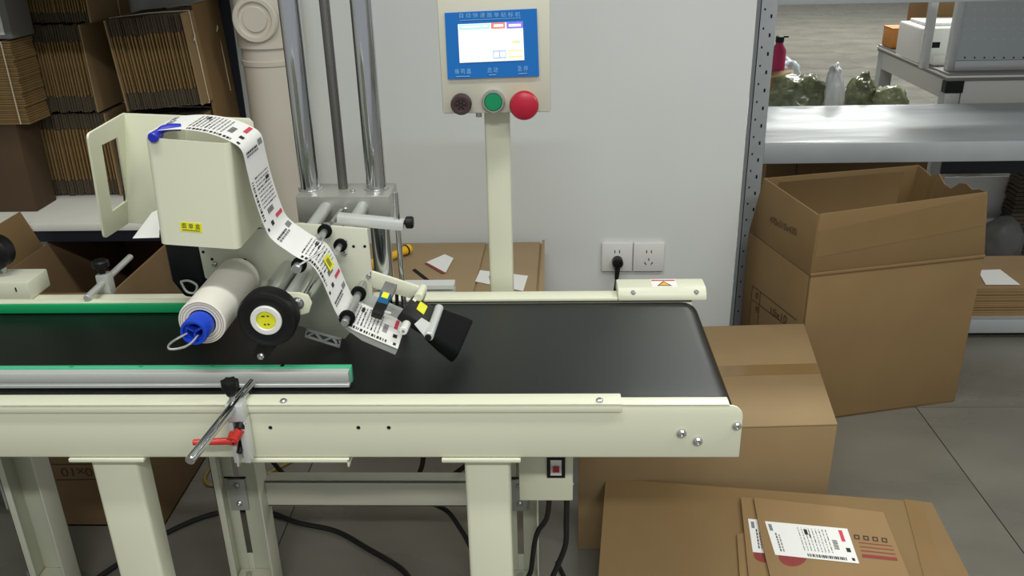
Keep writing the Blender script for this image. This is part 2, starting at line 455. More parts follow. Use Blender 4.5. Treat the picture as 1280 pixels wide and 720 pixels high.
# legs
def leg(px0, px1):
    a = PY(px0, 576, 1.045); b = PY(px1, 576, 1.045)
    obj('front_leg', MB().box((a.x, 1.045, 0), (b.x, 1.088, zbm-.0068)), 'ivory', cv, bevel=.006, bseg=3)
    return a.x, b.x
def top_plate(px0, px1, lips=(0, 0)):
    a = PY(px0, 573, 1.036).x; b = PY(px1, 573, 1.036).x
    mb = MB().box((a, 1.0265, zbm-.0065), (b, 1.12, zbm-.0008))
    if lips[0]: mb.box((a, 1.0265, zbm-.014), (a+.003, 1.12, zbm-.001))
    if lips[1]: mb.box((b-.003, 1.0265, zbm-.014), (b, 1.12, zbm-.001))
    obj('mounting_plate', mb, 'ivory', cv, bevel=.001)
leg(112, 170); leg(580, 637); 
top_plate(90, 183); top_plate(298, 438, (1, 1)); top_plate(553, 651)
def rear_leg(px0, px1, pxs):
    y0, y1 = 1.335, 1.385
    a = PY(px0, 576, y0).x; b = PY(px1, 576, y0).x; s = PY(pxs, 640, y1).x
    mb = MB()
    zs = .535
    mb.box((a, y0, 0), (a+.003, y1, .60))
    mb.box((b-.003, y0, 0), (b, y1, .60))
    mb.box((a, y1-.003, 0), (s-.006, y1, .60)); mb.box((s+.006, y1-.003, 0), (b, y1, .60))
    mb.box((s-.006, y1-.003, 0), (s+.006, y1, .10)); mb.box((s-.006, y1-.003, .345), (s+.006, y1, .60))
    mb.box((a, y0, 0), (a+.014, y0+.003, .60))
    o = obj('rear_leg', mb, 'ivory_dark', cv, bevel=.0008)
    zA = [PY(296, q, y1-.006).z for q in (599, 606, 628, 637)]
    ad = obj('height_adjuster', MB().box((s-.018, y1-.008, zA[3]), (s+.016, y1-.0035, zA[0])), 'alu_dull', cv, bevel=.001)
    for z in zA[1:3]:
        screw(ad, (s, y1-.008, z), -Y3, .0062)
    obj('adjuster_gap', MB().box((s-.026, y1-.0045, zA[0]+.0005), (s+.018, y1-.0036, zA[0]+.004)), 'hole', ad)
    ft = obj('levelling_foot', MB().lathe((s, y1-.024, 0), Z3, [(0, .020), (.006, .020), (.012, .010), (.014, .005), (.07, .005)], 18), 'steel', cv)
    obj('foot_bracket', MB().box((a+.004, y0+.006, .055), (b-.004, y1-.004, .062)), 'ivory_dark', cv)
    return a, b
ra0, rb0 = rear_leg(-8, 40, 24)
ra1, rb1 = rear_leg(260, 318, 304)
ra2, rb2 = rear_leg(612, 672, 650)
za = PY(450, 602, 1.365).z; zb_ = PY(450, 633, 1.365).z
mb = MB().box((rb1, 1.365, zb_), (ra2, 1.369, za)); mb.box((rb1, 1.365, za-.004), (ra2, 1.395, za)); mb.box((rb1, 1.365, zb_), (ra2, 1.395, zb_+.004))
obj('crossbar', mb, 'ivory_dark', cv, bevel=.001)
# switch box under the rail
ys = 1.17
a = PY(649, 610, ys); b = PY(713, 610, ys); zlo = PY(690, 626, ys).z
sb = obj('switch_box', MB().box((a.x, ys, zlo), (b.x+.004, ys+.085, zbm+.03)), 'ivory', cv, bevel=.002)
mb = MB().box((a.x, ys+.085, zlo-.003), (b.x+.0065, ys+.089, zbm+.03))
obj('box_lid', mb, 'ivory', sb)
q = PY(721, 605, ys+.05); screw(sb, (b.x+.004, ys+.05, q.z), X3, .004)
c = PY(695, 583, ys); 
mb = MB().frame([(c.x-.0145, ys-.003, c.z-.020), (c.x+.0145, ys-.003, c.z-.020), (c.x+.0145, ys-.003, c.z+.02), (c.x-.0145, ys-.003, c.z+.02)],
                [(c.x-.009, ys-.003, c.z-.014), (c.x+.009, ys-.003, c.z-.014), (c.x+.009, ys-.003, c.z+.014), (c.x-.009, ys-.003, c.z+.014)], (0, .004, 0))
sw = obj('switch_frame', mb, 'black', sb)
mb = MB().prism([(c.x-.0088, ys-.003, c.z+.0138), (c.x-.0088, ys-.001, c.z), (c.x-.0088, ys-.005, c.z-.0138), (c.x-.0088, ys, c.z-.0138), (c.x-.0088, ys, c.z+.0138)], (.0176, 0, 0))
obj('rocker', mb, 'white_plastic', sb)
obj('switch_mark', MB().box((c.x-.005, ys-.0055, c.z-.008), (c.x+.005, ys-.0032, c.z+.002)), 'btn_red', sb)
# front guide rail
yg = 1.083
gx = PY(436, 476, yg).x; g0 = PY(200, 485, yg).z; g1 = PY(200, 466.5, yg).z
h = g1-g0
mb = MB()
pf = [(yg, g0), (yg, g0+h*.20), (yg+.003, g0+h*.24), (yg+.003, g0+h*.34), (yg, g0+h*.38), (yg, g1), (yg+.012, g1), (yg+.012, g0)]
mb.prism([(XL, y, z) for y, z in pf], (gx-XL, 0, 0))
gr = obj('front_guide_rail', mb, 'alu', cv, bevel=.0006, sharp=20)
obj('rail_liner', MB().box((XL, yg+.0125, g0+.001), (gx+.002, yg+.021, g1+.002)), 'green_pale', gr, bevel=.0008)
for px in (85, 172, 262, 350, 520-170):
    q = PZ(px, 463, g1+.002); obj('rail_nut', MB().cyl((q.x, yg+.0165, g1+.0015), (q.x, yg+.0165, g1+.003), .003, 10), 'green', gr)
# back guide rail
yk = 1.345
k0 = PY(100, 397, yk).z; k1 = PY(100, 380, yk).z; kx = PY(250, 385, yk).x
k0 = max(k0, .6515)
bgr = obj('back_guide_rail', MB().box((XL, yk+.003, k0), (kx, yk+.018, k1+.002)), 'ivory', cv, bevel=.001)
obj('rail_liner', MB().box((XL, yk-.003, k0), (kx, yk+.003, k1)), 'green', bgr, bevel=.0008)
# front clamp
pa = PZ(315, 478, .668); pb = PZ(237, 576, .668)
rd = obj('clamp_rod', MB().cyl(pb, pa, .0062, 20, ch=.001), 'chrome', cv)
q = PY(292, 520, 1.012)
bx = PY(297, 520, 1.015).x
zt_ = .672; zl = PY(297, 573, 1.015).z
mb = MB().box((bx-.012, 1.006, zl-.004), (bx+.001, 1.0255, zt_)); 
br = obj('clamp_bracket', MB().box((bx+.0035, 1.003, zl), (bx+.0125, 1.0255, zt_-.0265)).box((bx-.011, 1.003, zl), (bx-.0035, 1.0255, zt_-.0265)).box((bx-.011, 1.003, zt_-.026), (bx+.0125, 1.0255, zt_)), 'alu', cv, bevel=.0015)
obj('clamp_bolt', MB().cyl((bx, 1.0145, .608), (bx, .9995, .600), .004, 12), 'black', br)
kn = PY(289, 476, 1.014)
kb = Vector((bx-.003, 1.014, zt_))
obj('knob_stem', MB().cyl(kb, kb+Z3*.012, .0042, 12), 'steel', br)
mb = MB()
nn = 7
pts = [(kb.x+(.0125 if k % 2 else .0095)*math.cos(math.pi*k/nn), kb.y+(.0125 if k % 2 else .0095)*math.sin(math.pi*k/nn), kb.z+.019) for k in range(2*nn)]
mb.prism(pts, (0, 0, .014)); mb.cyl(kb+Z3*.010, kb+Z3*.019, .006, 14, .0095)
obj('clamp_knob', mb, 'black', br, bevel=.001)
ph = PY(291, 551, .995); pe = PY(241, 553, .985); pt = PY(299, 541, .998)
mb = MB().cyl(ph, pe, .0052, 14, .0042, ch=.001); mb.cyl(Vector((ph.x, .992, ph.z)), Vector((ph.x, 1.004, ph.z+.004)), .008, 16); mb.cyl(ph, pt+Vector((.001, .004, .003)), .0062, 14)
hd = obj('clamp_handle', mb, 'red', br)
obj('handle_screw', MB().cyl((ph.x, .9912, ph.z-.0004), (ph.x, .9925, ph.z), .0045, 14), 'hole', br)
obj('handle_collar', MB().cyl(pt+Vector((0, .004, .004)), pt+Vector((.001, .010, .010)), .0066, 14), 'black', br)
# rear clamp
ra = PZ(108, 373, .676); rb = PZ(163, 321, .676)
obj('clamp_rod', MB().cyl(ra, rb, .0058, 18, ch=.001), 'alu_dull', cv)
mid = ra.lerp(rb, .38); 
bk = obj('clamp_block', MB().box((mid.x-.009, mid.y-.011, .652), (mid.x+.013, mid.y+.011, .692)), 'alu_dull', cv, bevel=.002)
km = Vector((mid.x, mid.y, .692))
obj('knob_stem', MB().cyl(km, km+Z3*.012, .006, 12), 'black', bk)
obj('clamp_knob', MB().lathe(km+Z3*.010, Z3, [(0, .008), (.003, .0145), (.012, .0145), (.015, .012), (.0155, .001)], 18), 'black', bk, label='black clamp knob with grey top')

# ================================================================ CONTROL PANEL ON ITS POST
yc = 1.44
pc0 = PY(630, 366, yc)
cp = thing('control_panel', 'ivory control box with blue touch panel and three buttons on a post', 'control panel', (pc0.x, yc, pc0.z-.02))
xa = PY(607, 200, yc).x; xb = PY(638, 200, yc).x
obj('post', MB().box((xa, yc, .60), (xb, yc+.035, PY(622, 138, yc).z)), 'ivory', cv if False else cp, bevel=.005, bseg=3)
ybx = 1.40
A = [PY(546, -14, ybx), PY(687, -14, ybx), PY(689, 139, ybx), PY(552.5, 144, ybx)]
ca = (A[0]+A[1]+A[2]+A[3])/4
hx = ((A[1]+A[2])/2-(A[0]+A[3])/2)/2; hz = ((A[0]+A[1])/2-(A[2]+A[3])/2)/2
hz = hz.normalized()*(hz.length+.006); ca = ca + hz.normalized()*.006
hx.y = 0; hz = Vector((-hx.z, 0, hx.x)).normalized()*hz.length
bxo = obj('control_box', MB().obox(ca+Y3*.045, hx, Y3*.045, hz), 'panel_box', cp, bevel=.003)
fx, fz = hx.normalized(), hz.normalized()
def FP(px, py, dy=0):
    v = PY(px, py, ybx); return Vector((v.x, ybx-dy, v.z))
def panel_quad(name, px, m, parent, dy, t=.001):
    q = [FP(*p, dy) for p in px]; return obj(name, MB().slab(q, (0, -t, 0)), m, parent)
bz_ = panel_quad('touch_panel', [(556, 16), (671, 10.5), (674, 94.5), (560, 98.5)], 'panel_blue', cp, 0, .004)
d0 = .0043
scq = [(572.6, 30), (653.5, 26.5), (655.5, 74.5), (575, 78)]
scn = panel_quad('screen', scq, 'screen', bz_, d0, .0006)
def S(u, v):  # position on the screen, v down
    a, b, c, d = scq
    x = (a[0]*(1-u)+b[0]*u)*(1-v)+(d[0]*(1-u)+c[0]*u)*v; y = (a[1]*(1-u)+b[1]*u)*(1-v)+(d[1]*(1-u)+c[1]*u)*v
    return (x, y)
def widget(u0, u1, v0, v1, m, dd=0):
    panel_quad('screen_field', [S(u0, v0), S(u1, v0), S(u1, v1), S(u0, v1)], m, bz_, d0+.0008+dd, .0002)
widget(.02, .49, .02, .14, 'scr_cyan'); widget(.05, .47, .05, .10, 'screen', .0003)
widget(.51, .725, .0, .15, 'scr_red'); widget(.55, .70, .04, .11, 'screen', .0003)
widget(.75, 1.0, .0, .16, 'scr_violet'); widget(.78, .97, .05, .12, 'screen', .0003)
widget(.82, .95, .47, .55, 'scr_olive')
widget(.52, .72, .72, .92, 'scr_blue'); widget(.53, .615, .75, .90, 'screen', .0003); widget(.63, .71, .75, .90, 'screen', .0003)
widget(.76, .98, .72, .92, 'scr_yellow'); widget(.77, .97, .76, .88, 'screen', .0003)
def ptxt(s, px, py, wpx, hpx):
    fit = (FP(px+wpx/2, py)-FP(px-wpx/2, py)).length; size = hpx/1100*1.62*1.05
    o = text(s, size, FP(px, py, .0046), fx, fz, 'text_blue', bz_, fit=fit)
ptxt('自 动 快 递 面 单 贴 标 机', 612, 18.7, 76, 5.2)
obj('title_rule', MB().slab([FP(575, 24.8, .0046), FP(651, 21.6, .0046), FP(651, 22.2, .0046), FP(575, 25.4, .0046)], (0, -.0003, 0)), 'text_blue', bz_)
ptxt('蜂 鸣 器', 579, 89, 20, 6); ptxt('启 动', 616, 87.3, 13, 6); ptxt('急 停', 653.5, 85.5, 13, 6)
for px, py, w in ((579, 94.6, 18), (616, 92.6, 9), (653.5, 91, 11)):
    obj('caption_rule', MB().slab([FP(px-w/2, py, .0046), FP(px+w/2, py-.5, .0046), FP(px+w/2, py+.4, .0046), FP(px-w/2, py+.9, .0046)], (0, -.0003, 0)), 'text_blue', bz_)
c = FP(577.5, 128); bzr = obj('buzzer', MB().lathe(c, -Y3, [(0, .0145), (.006, .0145), (.008, .0165), (.018, .0165), (.022, .014), (.022, .010), (.0205, .009), (.0205, .001)], 26), 'buzzer', cp)
for k in range(6):
    a = k*math.pi/3; obj('sound_slot', MB().obox(c+Vector((math.cos(a)*.005, -.0208, math.sin(a)*.005)), Vector((math.cos(a), 0, math.sin(a)))*.003, Y3*.0004, Vector((-math.sin(a), 0, math.cos(a)))*.0008), 'black', bzr)
c = FP(617, 126); gb = obj('start_button_ring', MB().lathe(c, -Y3, [(0, .0185), (.007, .0185), (.010, .0165), (.010, .0145), (.004, .0145), (.004, .001)], 28), 'steel', cp)
obj('start_button', MB().lathe(c, -Y3, [(.002, .0143), (.008, .0143), (.0095, .013), (.0095, .001)], 28), 'btn_green', gb)
c = FP(655.5, 128); eb = obj('emergency_stop_base', MB().lathe(c, -Y3, [(0, .017), (.010, .015), (.012, .001)], 24), 'yellow_tool', cp)
obj('emergency_stop_button', MB().lathe(c, -Y3, [(.008, .012), (.014, .014), (.016, .022), (.024, .023), (.030, .0205), (.033, .014), (.034, .001)], 32), 'btn_red', eb)
q = FP(597, 145); obj('cable_gland', MB().cyl((q.x, ybx+.03, q.z+.006), (q.x, ybx+.03, q.z-.008), .005, 12), 'steel', cp)

# ================================================================ LABELLING HEAD
yp = 1.24      # face of the main plate
yn, yw_ = 1.112, 1.199   # near and far edge of the label web
lh = thing('label_applicator', 'labelling head with chrome columns, rollers and ivory label box above belt', 'labelling machine', (-.4, 1.3, 0))
# columns and lift block
for pxb in (388.5, 471):
    x = PY(pxb, 236, 1.475).x
    mb = MB().cyl((x, 1.475, .60), (x, 1.475, 2.0), .0175, 32)
    obj('chrome_column', mb, 'chrome', lh)
x = PY(429, 239, 1.475).x
obj('lead_screw', MB().cyl((x, 1.478, .60), (x, 1.478, 2.0), .0085, 16), 'leadscrew', lh)
x0 = PY(371, 260, 1.43).x; x1 = PY(488, 262, 1.43).x; z1 = PY(430, 245.5, 1.43).z; z0 = PY(430, 278, 1.43).z
lb = obj('lift_block', MB().box((x0, 1.43, z0), (x1, 1.507, z1)), 'brushed', lh, bevel=.0015)
obj('column_foot', MB().box((x0-.01, 1.420, .585), (x1+.01, 1.52, .60)), 'steel', lh)
obj('foot_bracket', MB().box((x0-.01, 1.386, .585), (x1+.01, 1.4195, .64)), 'ivory_dark', lh)
for pxb in (388.5, 471):
    x = PY(pxb, 236, 1.475).x
    obj('bushing', MB().lathe((x, 1.475, z1), Z3, [(0, .0215), (.002, .0215), (.003, .0195), (.003, .018)], 28), 'steel', lb)
q = PY(439, 237, 1.45); screw(lb, (q.x, 1.46, z1), Z3, .005)
for px, py in ((407, 260), (453, 259)):
    q = PY(px, py, 1.43)
    obj('slide_shaft', MB().cyl((q.x, 1.43, q.z), (q.x, yp+.006, q.z), .0105, 24), 'alu_dull', lh)
q = PY(432, 262, 1.43); screw(lb, (q.x, 1.43, q.z), -Y3, .0045)
# height stop: bar, clamp, thin rod and knob
ya = 1.252
a = PY(421, 275, ya); b = PY(504, 283, ya)
hzr = (PY(460, 274, ya)-PY(460, 285, ya)).length/2
ctr = (a+b)/2; ctr.y = ya+.008; ctr.z -= .001
ctr = Vector(((a.x+b.x)/2, ya+.008, (a.z+b.z)/2)); d = Vector((b.x-a.x, 0, b.z-a.z))
sbx = obj('stop_bar', MB().obox(ctr, d/2, Y3*.010, Vector((-d.z, 0, d.x)).normalized()*hzr), 'alu', lh, bevel=.001)
x = PY(495.5, 262, ya+.008).x
obj('stop_rod', MB().cyl((x, ya+.010, .60), (x, ya+.010, PY(494, 243, ya).z), .0042, 14), 'chrome', lh)
q = PY(511, 278, ya+.008)
mb = MB().cyl((x, ya+.008, q.z), (q.x-.003, ya+.008, q.z), .003, 10); mb.lathe((q.x-.005, ya+.008, q.z), X3, [(0, .007), (.002, .0095), (.010, .0095), (.012, .008), (.0125, .001)], 16)
obj('stop_knob', mb, 'black', lh)
a = PY(415, 292, 1.34); b = PY(424, 270, 1.40)
obj('lock_lever', MB().cyl(PY(414, 279, 1.30), PY(426, 262, 1.42), .003, 10), 'steel', lh)
# main plate
poly = [(246, 300), (330, 286), (374, 279.5), (459, 286.5), (465, 342), (466, 374), (452, 398), (431, 424), (383, 411), (300, 380), (256, 347)]
obj('main_plate', MB().prism([PY(px, py, yp) for px, py in poly], (0, .006, 0)), 'ivory_dark', lh, bevel=.0012)
for px, py, r in ((268, 330, .0045), (307, 331, .0045), (446, 359, .0035), (461, 345, .004), (431, 301, .004), (431, 317, .004)):
    q = PY(px, py, yp); screw(lh, q, -Y3, r)
for px, py in ((265, 324), (306, 325), (254, 315), (456, 308), (442, 308)):
    q = PY(px, py, yp); obj('plate_hole', MB().cyl(q+Y3*.001, q-Y3*.0003, .0024, 10), 'hole', lh)
# arm to the brush
poly = [(461, 338), (528, 360), (533, 368), (529, 378), (466, 360)]
sx1 = PY(568, 362, 1.43).x
obj('cable_duct', MB().box((PY(470, 360, 1.43).x, 1.425, .645), (sx1, 1.45, .651)).box((PY(470, 360, 1.43).x, 1.425, .655), (sx1, 1.45, .663)), 'alu', lh)
obj('brush_arm', MB().prism([PY(px, py, yp) for px, py in poly], (0, .006, 0)), 'ivory', lh, bevel=.0015)
# drive motor behind the plate
poly = [(203, 300), (250, 300), (258, 352), (252, 373), (230, 373), (213, 352)]
mo = obj('drive_motor', MB().prism([PY(px, py, 1.30) for px, py in poly], (0, .07, 0)), 'black', lh, bevel=.008, bseg=3)
obj('motor_lead', MB().tube(smooth([PY(226, 352, 1.29), PY(233, 364, 1.288), PY(243, 366, 1.288), PY(246, 357, 1.29), PY(236, 351, 1.29), PY(226, 352, 1.292)], 6), .002, 8), 'alu_dull', mo)
# label tray: back plate, folded side with a window
xbk = PY(153, 200, yp).x
TB = [PY(152, 142, yp), PY(316, 150, yp)]
poly = [PY(152.5, 141.5, yp), PY(311, 148, yp), PY(316, 153, yp), PY(338, 285, yp), PY(176, 280, yp), PY(158, 279, yp)]
obj('tray_back', MB().prism(poly, (0, .003, 0)), 'ivory', lh, bevel=.0008)
# flange lies in a plane through the fold line, turned towards the viewer
f0, f1 = PY(152.5, 141.5, yp), PY(158, 279, yp)
fy = 1.115
fl = [f0, PY(111, 164, fy+.006), PY(106.5, 170, fy), PY(126, 294, fy), PY(129.5, 298, fy+.003), f1]
ft_, fb_ = PY(106.5, 166, fy), PY(128.5, 299, fy)
win = [PY(125, 181, fy+.055), PY(144, 171, fy+.098), PY(158, 250, fy+.098), PY(138, 264, fy+.055)]
nrm = (ft_-f0).cross(f1-f0).normalized()
def onpl(px, py): return PP(px, py, f0, nrm)
out = [onpl(107, 167.5), onpl(152.5, 141.5), onpl(158, 279), onpl(128.5, 298)]
inn = [onpl(124.5, 181), onpl(144.5, 171), onpl(158-.5, 250), onpl(138, 264)]
def round_quad(q, r, k=5):
    res = []
    for i in range(4):
        p, a, b = q[i], q[i-1], q[(i+1) % 4]
        r_ = r[i]; p0 = p+(a-p).normalized()*r_; p2 = p+(b-p).normalized()*r_
        for j in range(k+1):
            t_ = j/k; res.append(p0*(1-t_)**2+p*2*t_*(1-t_)+p2*t_**2)
    return res
ro = round_quad(out, (.009, .001, .001, .008)); ri = round_quad(inn, (.001, .001, .004, .001))
n_o = len(ro); tt_ = nrm*.003
mb = MB().add(ro+ri+[p+tt_ for p in ro]+[p+tt_ for p in ri],
    [f for i in range(n_o) for j in ((i+1) % n_o,) for f in ((i, j, n_o+j, n_o+i), (2*n_o+j, 2*n_o+i, 3*n_o+i, 3*n_o+j), (j, i, 2*n_o+i, 2*n_o+j), (n_o+i, n_o+j, 3*n_o+j, 3*n_o+i))])
obj('tray_side', mb, 'ivory', lh)
# label box
yb = 1.105
bq = [PY(180, 172, yb), PY(286, 180, yb), PY(299, 312, yb), PY(199.5, 305, yb)]
mb = MB()
t = .002
bfront = MB().prism(bq, (0, t, 0))
lbx = None
# folded sheet: left wall, front, right wall as one bent profile, rounded at the folds
def bent(q0, q1, rad=.009, depth=.128, t=.0022):
    def prof(l, r_):
        d = (r_-l).normalized(); out = [l+Y3*depth]
        for k in range(6):
            a = math.pi/2*k/5; out.append(l+d*(rad-rad*math.cos(a))+Y3*(rad-rad*math.sin(a)))
        for k in range(6):
            a = math.pi/2*k/5; out.append(r_-d*(rad-rad*math.sin(a))+Y3*(rad-rad*math.cos(a)))
        out.append(r_+Y3*depth); return out
    def inset(pr, l, r_):
        d = (r_-l).normalized(); c = (l+r_)/2; out = []
        for p in pr:
            s = (p-c).dot(d); half = (r_-l).length/2
            p2 = p-d*(t*(1 if s > 0 else -1)*min(1, max(0, (abs(s)-half+rad)/rad)))
            fy_ = max(0, 1-(p.y-yb)/rad); out.append(p2+Y3*t*min(1, fy_*1.2))
        return out
    lo_o = prof(q1[0], q1[1]); hi_o = prof(q0[0], q0[1]); hi_o[-1] = hi_o[-1]-Z3*.016; hi_o[0] = hi_o[0]-Z3*.012; lo_i = inset(lo_o, *q1); hi_i = inset(hi_o, *q0)
    n = len(lo_o); mb = MB()
    mb.add(lo_o+hi_o+lo_i+hi_i, [(i, i+1, n+i+1, n+i) for i in range(n-1)]+[(2*n+i+1, 2*n+i, 3*n+i, 3*n+i+1) for i in range(n-1)]
           +[(n+i, n+i+1, 3*n+i+1, 3*n+i) for i in range(n-1)]+[(i+1, i, 2*n+i, 2*n+i+1) for i in range(n-1)]+[(0, n, 3*n, 2*n), (n-1, 2*n-1+0, 4*n-1, 3*n-1)][:1])
    return mb
lbx = obj('label_box', bent((bq[0], bq[1]), (bq[3], bq[2])), 'ivory', lh, sharp=50)
obj('box_floor', MB().slab([bq[3]+Vector((.003, .003, .006)), bq[2]+Vector((-.003, .003, .006)), bq[2]+Vector((-.003, .127, .006)), bq[3]+Vector((.003, .127, .006))], (0, 0, .002)), 'ivory', lbx)
# fan-folded stack waiting inside
obj('folded_stack', MB().slab([bq[3]+Vector((.008, .012, .010)), bq[2]+Vector((-.008, .012, .010)), bq[2]+Vector((-.008, .095, .010)), bq[3]+Vector((.008, .095, .010))], (0, 0, .085)), 'paper', lbx)
sk = [PY(224.5, 277, yb), PY(252, 279.5, yb), PY(253, 291, yb), PY(226, 288.5, yb)]
stk = obj('yellow_sticker', MB().slab(sk, (0, -.0004, 0)), 'yellow', lbx)
cs = (sk[0]+sk[1]+sk[2]+sk[3])/4; dx = (sk[1]-sk[0]).normalized(); dz = Vector((-dx.z, 0, dx.x))
wd = (sk[1]-sk[0]).length
text('面 单 盒', .0085, cs+dz*.0012-Y3*.0005, dx, dz, 'ink_black', lbx, fit=wd*.84)
obj('sticker_rule', MB().slab([cs+dx*wd*s-dz*(.0040+e)-Y3*.0006 for s, e in ((-.4, 0), (.4, 0), (.4, .0009), (-.4, .0009))], (0, -.0001, 0)), 'ink', lbx)
# blue peg beside the paper
q = PY(191, 172, yb-.004)
mb = MB().lathe((q.x, yb-.006, q.z), Y3, [(0, .005), (.002, .0068), (.02, .0068), (.022, .005)], 18); mb.tube(smooth([(q.x+.001, yb+.012, q.z+.001), (q.x+.006, yb+.016, q.z+.006), (q.x+.016, yb+.02, q.z+.0075), (q.x+.026, yb+.026, q.z+.006)], 5), .0050, 10)
obj('blue_peg', mb, 'blue_peg', lh)

# rollers
def roller(name, p, y0, y1, r, m='chrome', par=lh):
    return obj(name, MB().cyl((p.x, y0, p.z), (p.x, y1, p.z), r, 28, ch=.001), m, par)
q = PY(334, 378, 1.12); roller('drive_roller', q, 1.105, yp, .0165)
q = PY(359, 376, 1.12); roller('nip_roller', q, 1.115, yp, .0095, 'alu')
q = PY(376, 378, 1.12); roller('pressure_roller', q, 1.112, yp, .0130)
# bracket in front of the rollers
poly = [(338, 366), (374, 366), (385, 369), (390, 379), (386, 391), (376, 394), (350, 392)]
rbk = obj('roller_bracket', MB().prism([PY(px, py, 1.106) for px, py in poly], (0, .003, 0)), 'ivory', lh, bevel=.0008)
q = PY(372, 379, 1.106)
mb = MB().lathe(q, -Y3, [(0, .0095), (.001, .0095), (.001, .0062), (.006, .0062), (.006, .001)], 6); mb.lathe(q, -Y3, [(0, .0095), (.0012, .0095), (.0012, .001)], 20)
obj('hex_nut', mb, 'steel', rbk)
# hand wheel: black disc, white ring, yellow centre
q = PY(333, 400, 1.075)
hw_ = obj('hand_wheel', MB().lathe((q.x, 1.102, q.z), -Y3, [(0, .036), (.003, .0405), (.024, .0415), (.028, .0395), (.029, .036), (.0265, .030), (.0265, .001)], 48), 'black', lh, bevel=0)
obj('white_ring', MB().lathe((q.x, 1.0765, q.z), -Y3, [(0, .0215), (.004, .0215), (.005, .0205), (.005, .0145), (.004, .0135), (0, .0135)], 40, closed=True), 'white_plastic', hw_)
obj('yellow_disc', MB().cyl((q.x, 1.077, q.z), (q.x, 1.0738, q.z), .0133, 32, ch=.0006), 'yellow', hw_)
dxx = Vector((1, 0, .0))
for sx, sz, w in ((-.0035, .006, .0045), (.0030, .0062, .003), (-.0025, -.0062, .003), (.0025, -.006, .003)):
    obj('disc_print', MB().box((q.x+sx-w/2, 1.0735, q.z+sz-.001), (q.x+sx+w/2, 1.0737, q.z+sz+.001)), 'ink', hw_)
fb = PY(325, 447, 1.08)
mb = MB().prism([(q.x-.018, 1.085, q.z-.032), (q.x+.016, 1.085, q.z-.034), (fb.x+.011, 1.085, fb.z), (fb.x+.005, 1.085, fb.z-.007), (fb.x-.006, 1.085, fb.z-.007), (fb.x-.012, 1.085, fb.z)], (0, .012, 0))
tl = obj('wheel_lug', mb, 'black', lh, bevel=.002)
screw(tl, (fb.x, 1.085, fb.z), -Y3, .0052)
# core for the used backing paper
pf_ = PY(250, 407, 1.065); pf_.z += .001
cx, cz = pf_.x, pf_.z
AX = Vector((.015, 1, .0)).normalized()
core0 = Vector((cx, 1.040, cz))
core = obj('take_up_core', MB().lathe(core0, Y3, [(0, .0145), (0, .0175), (.003, .0185), (.030, .0185), (.032, .0155), (.20, .0155), (.20, .011), (.006, .0105), (.006, .0145)], 32, closed=True), 'blue_core', lh)
for k in range(3):
    a = 2*math.pi*k/3+.5
    obj('core_rib', MB().obox(core0+Vector((math.cos(a)*.007, .012, math.sin(a)*.007)), Vector((math.cos(a), 0, math.sin(a)))*.007, Y3*.008, Vector((-math.sin(a), 0, math.cos(a)))*.0015), 'blue_core', core)
w0 = core0+Vector((.006, .004, -.006))
obj('core_wire', MB().tube(smooth([core0+Vector((.004, .006, -.006)), core0+Vector((-.004, -.010, -.012)), core0+Vector((-.016, -.020, -.013)), core0+Vector((-.026, -.022, -.012)), core0+Vector((-.028, -.016, -.009)), core0+Vector((-.022, -.006, -.006)), core0+Vector((-.010, .004, -.002))], 8), .0016, 8), 'steel', core)
# roll of used backing paper
rl = obj('paper_roll', MB().lathe((cx, 1.0725, cz), Y3, [(0, .0195), (0, .0315), (.001, .0325), (.158, .0325), (.158, .0195)], 48, closed=True), 'paper_roll')
tag(rl, 'roll of cream backing paper on the blue core', 'paper roll')
for r_ in (.0225, .0265, .0295):
    obj('paper_layer', MB().lathe((cx, 1.0722, cz), Y3, [(0, r_), (0, r_+.0006), (.0006, r_+.0006), (.0006, r_)], 40, closed=True), 'tape', rl)

# label web
pathpx = [(184, 166), (200, 163), (230, 162), (262, 167), (288, 177), (302, 188), (308, 210), (315, 238), (324, 266), (334, 291), (343, 302), (358, 313), (372, 322), (388, 330), (400, 346), (409, 366), (418, 387), (427, 402), (437, 410), (468, 424), (497, 436)]
path = smooth([PY(px, py, yn) for px, py in pathpx], 8)
acc = [0]
for i in range(1, len(path)): acc.append(acc[-1]+(path[i]-path[i-1]).length)
LT = acc[-1]
def web(u, v, off=.0005):
    u = min(max(u, 0), LT-1e-6)
    import bisect
    i = min(max(bisect.bisect_right(acc, u)-1, 0), len(path)-2)
    t = (u-acc[i])/(acc[i+1]-acc[i]); p = path[i].lerp(path[i+1], t); d = (path[i+1]-path[i]).normalized()
    n = Vector((-d.z, 0, d.x))
    return Vector((p.x, yn+v, p.z)) + n*off
WW = yw_-yn
ws = thing('label_strip', 'strip of printed white parcel labels feeding over the ivory label box', 'label strip', (path[40].x, yn, path[40].z))
mb = MB(); vs = []
N = len(path)
for p in path: vs += [(p.x, yn, p.z), (p.x, yw_, p.z)]
mb.add(vs, [(2*i, 2*i+1, 2*i+3, 2*i+2) for i in range(N-1)])
obj('paper_web', mb, 'paper', ws, sharp=80)
nl = 4; seg = LT/nl
for k in range(nl):
    label_print(ws, lambda u, v, k=k: web(k*seg+u, v), seg, WW, seed=k+3)
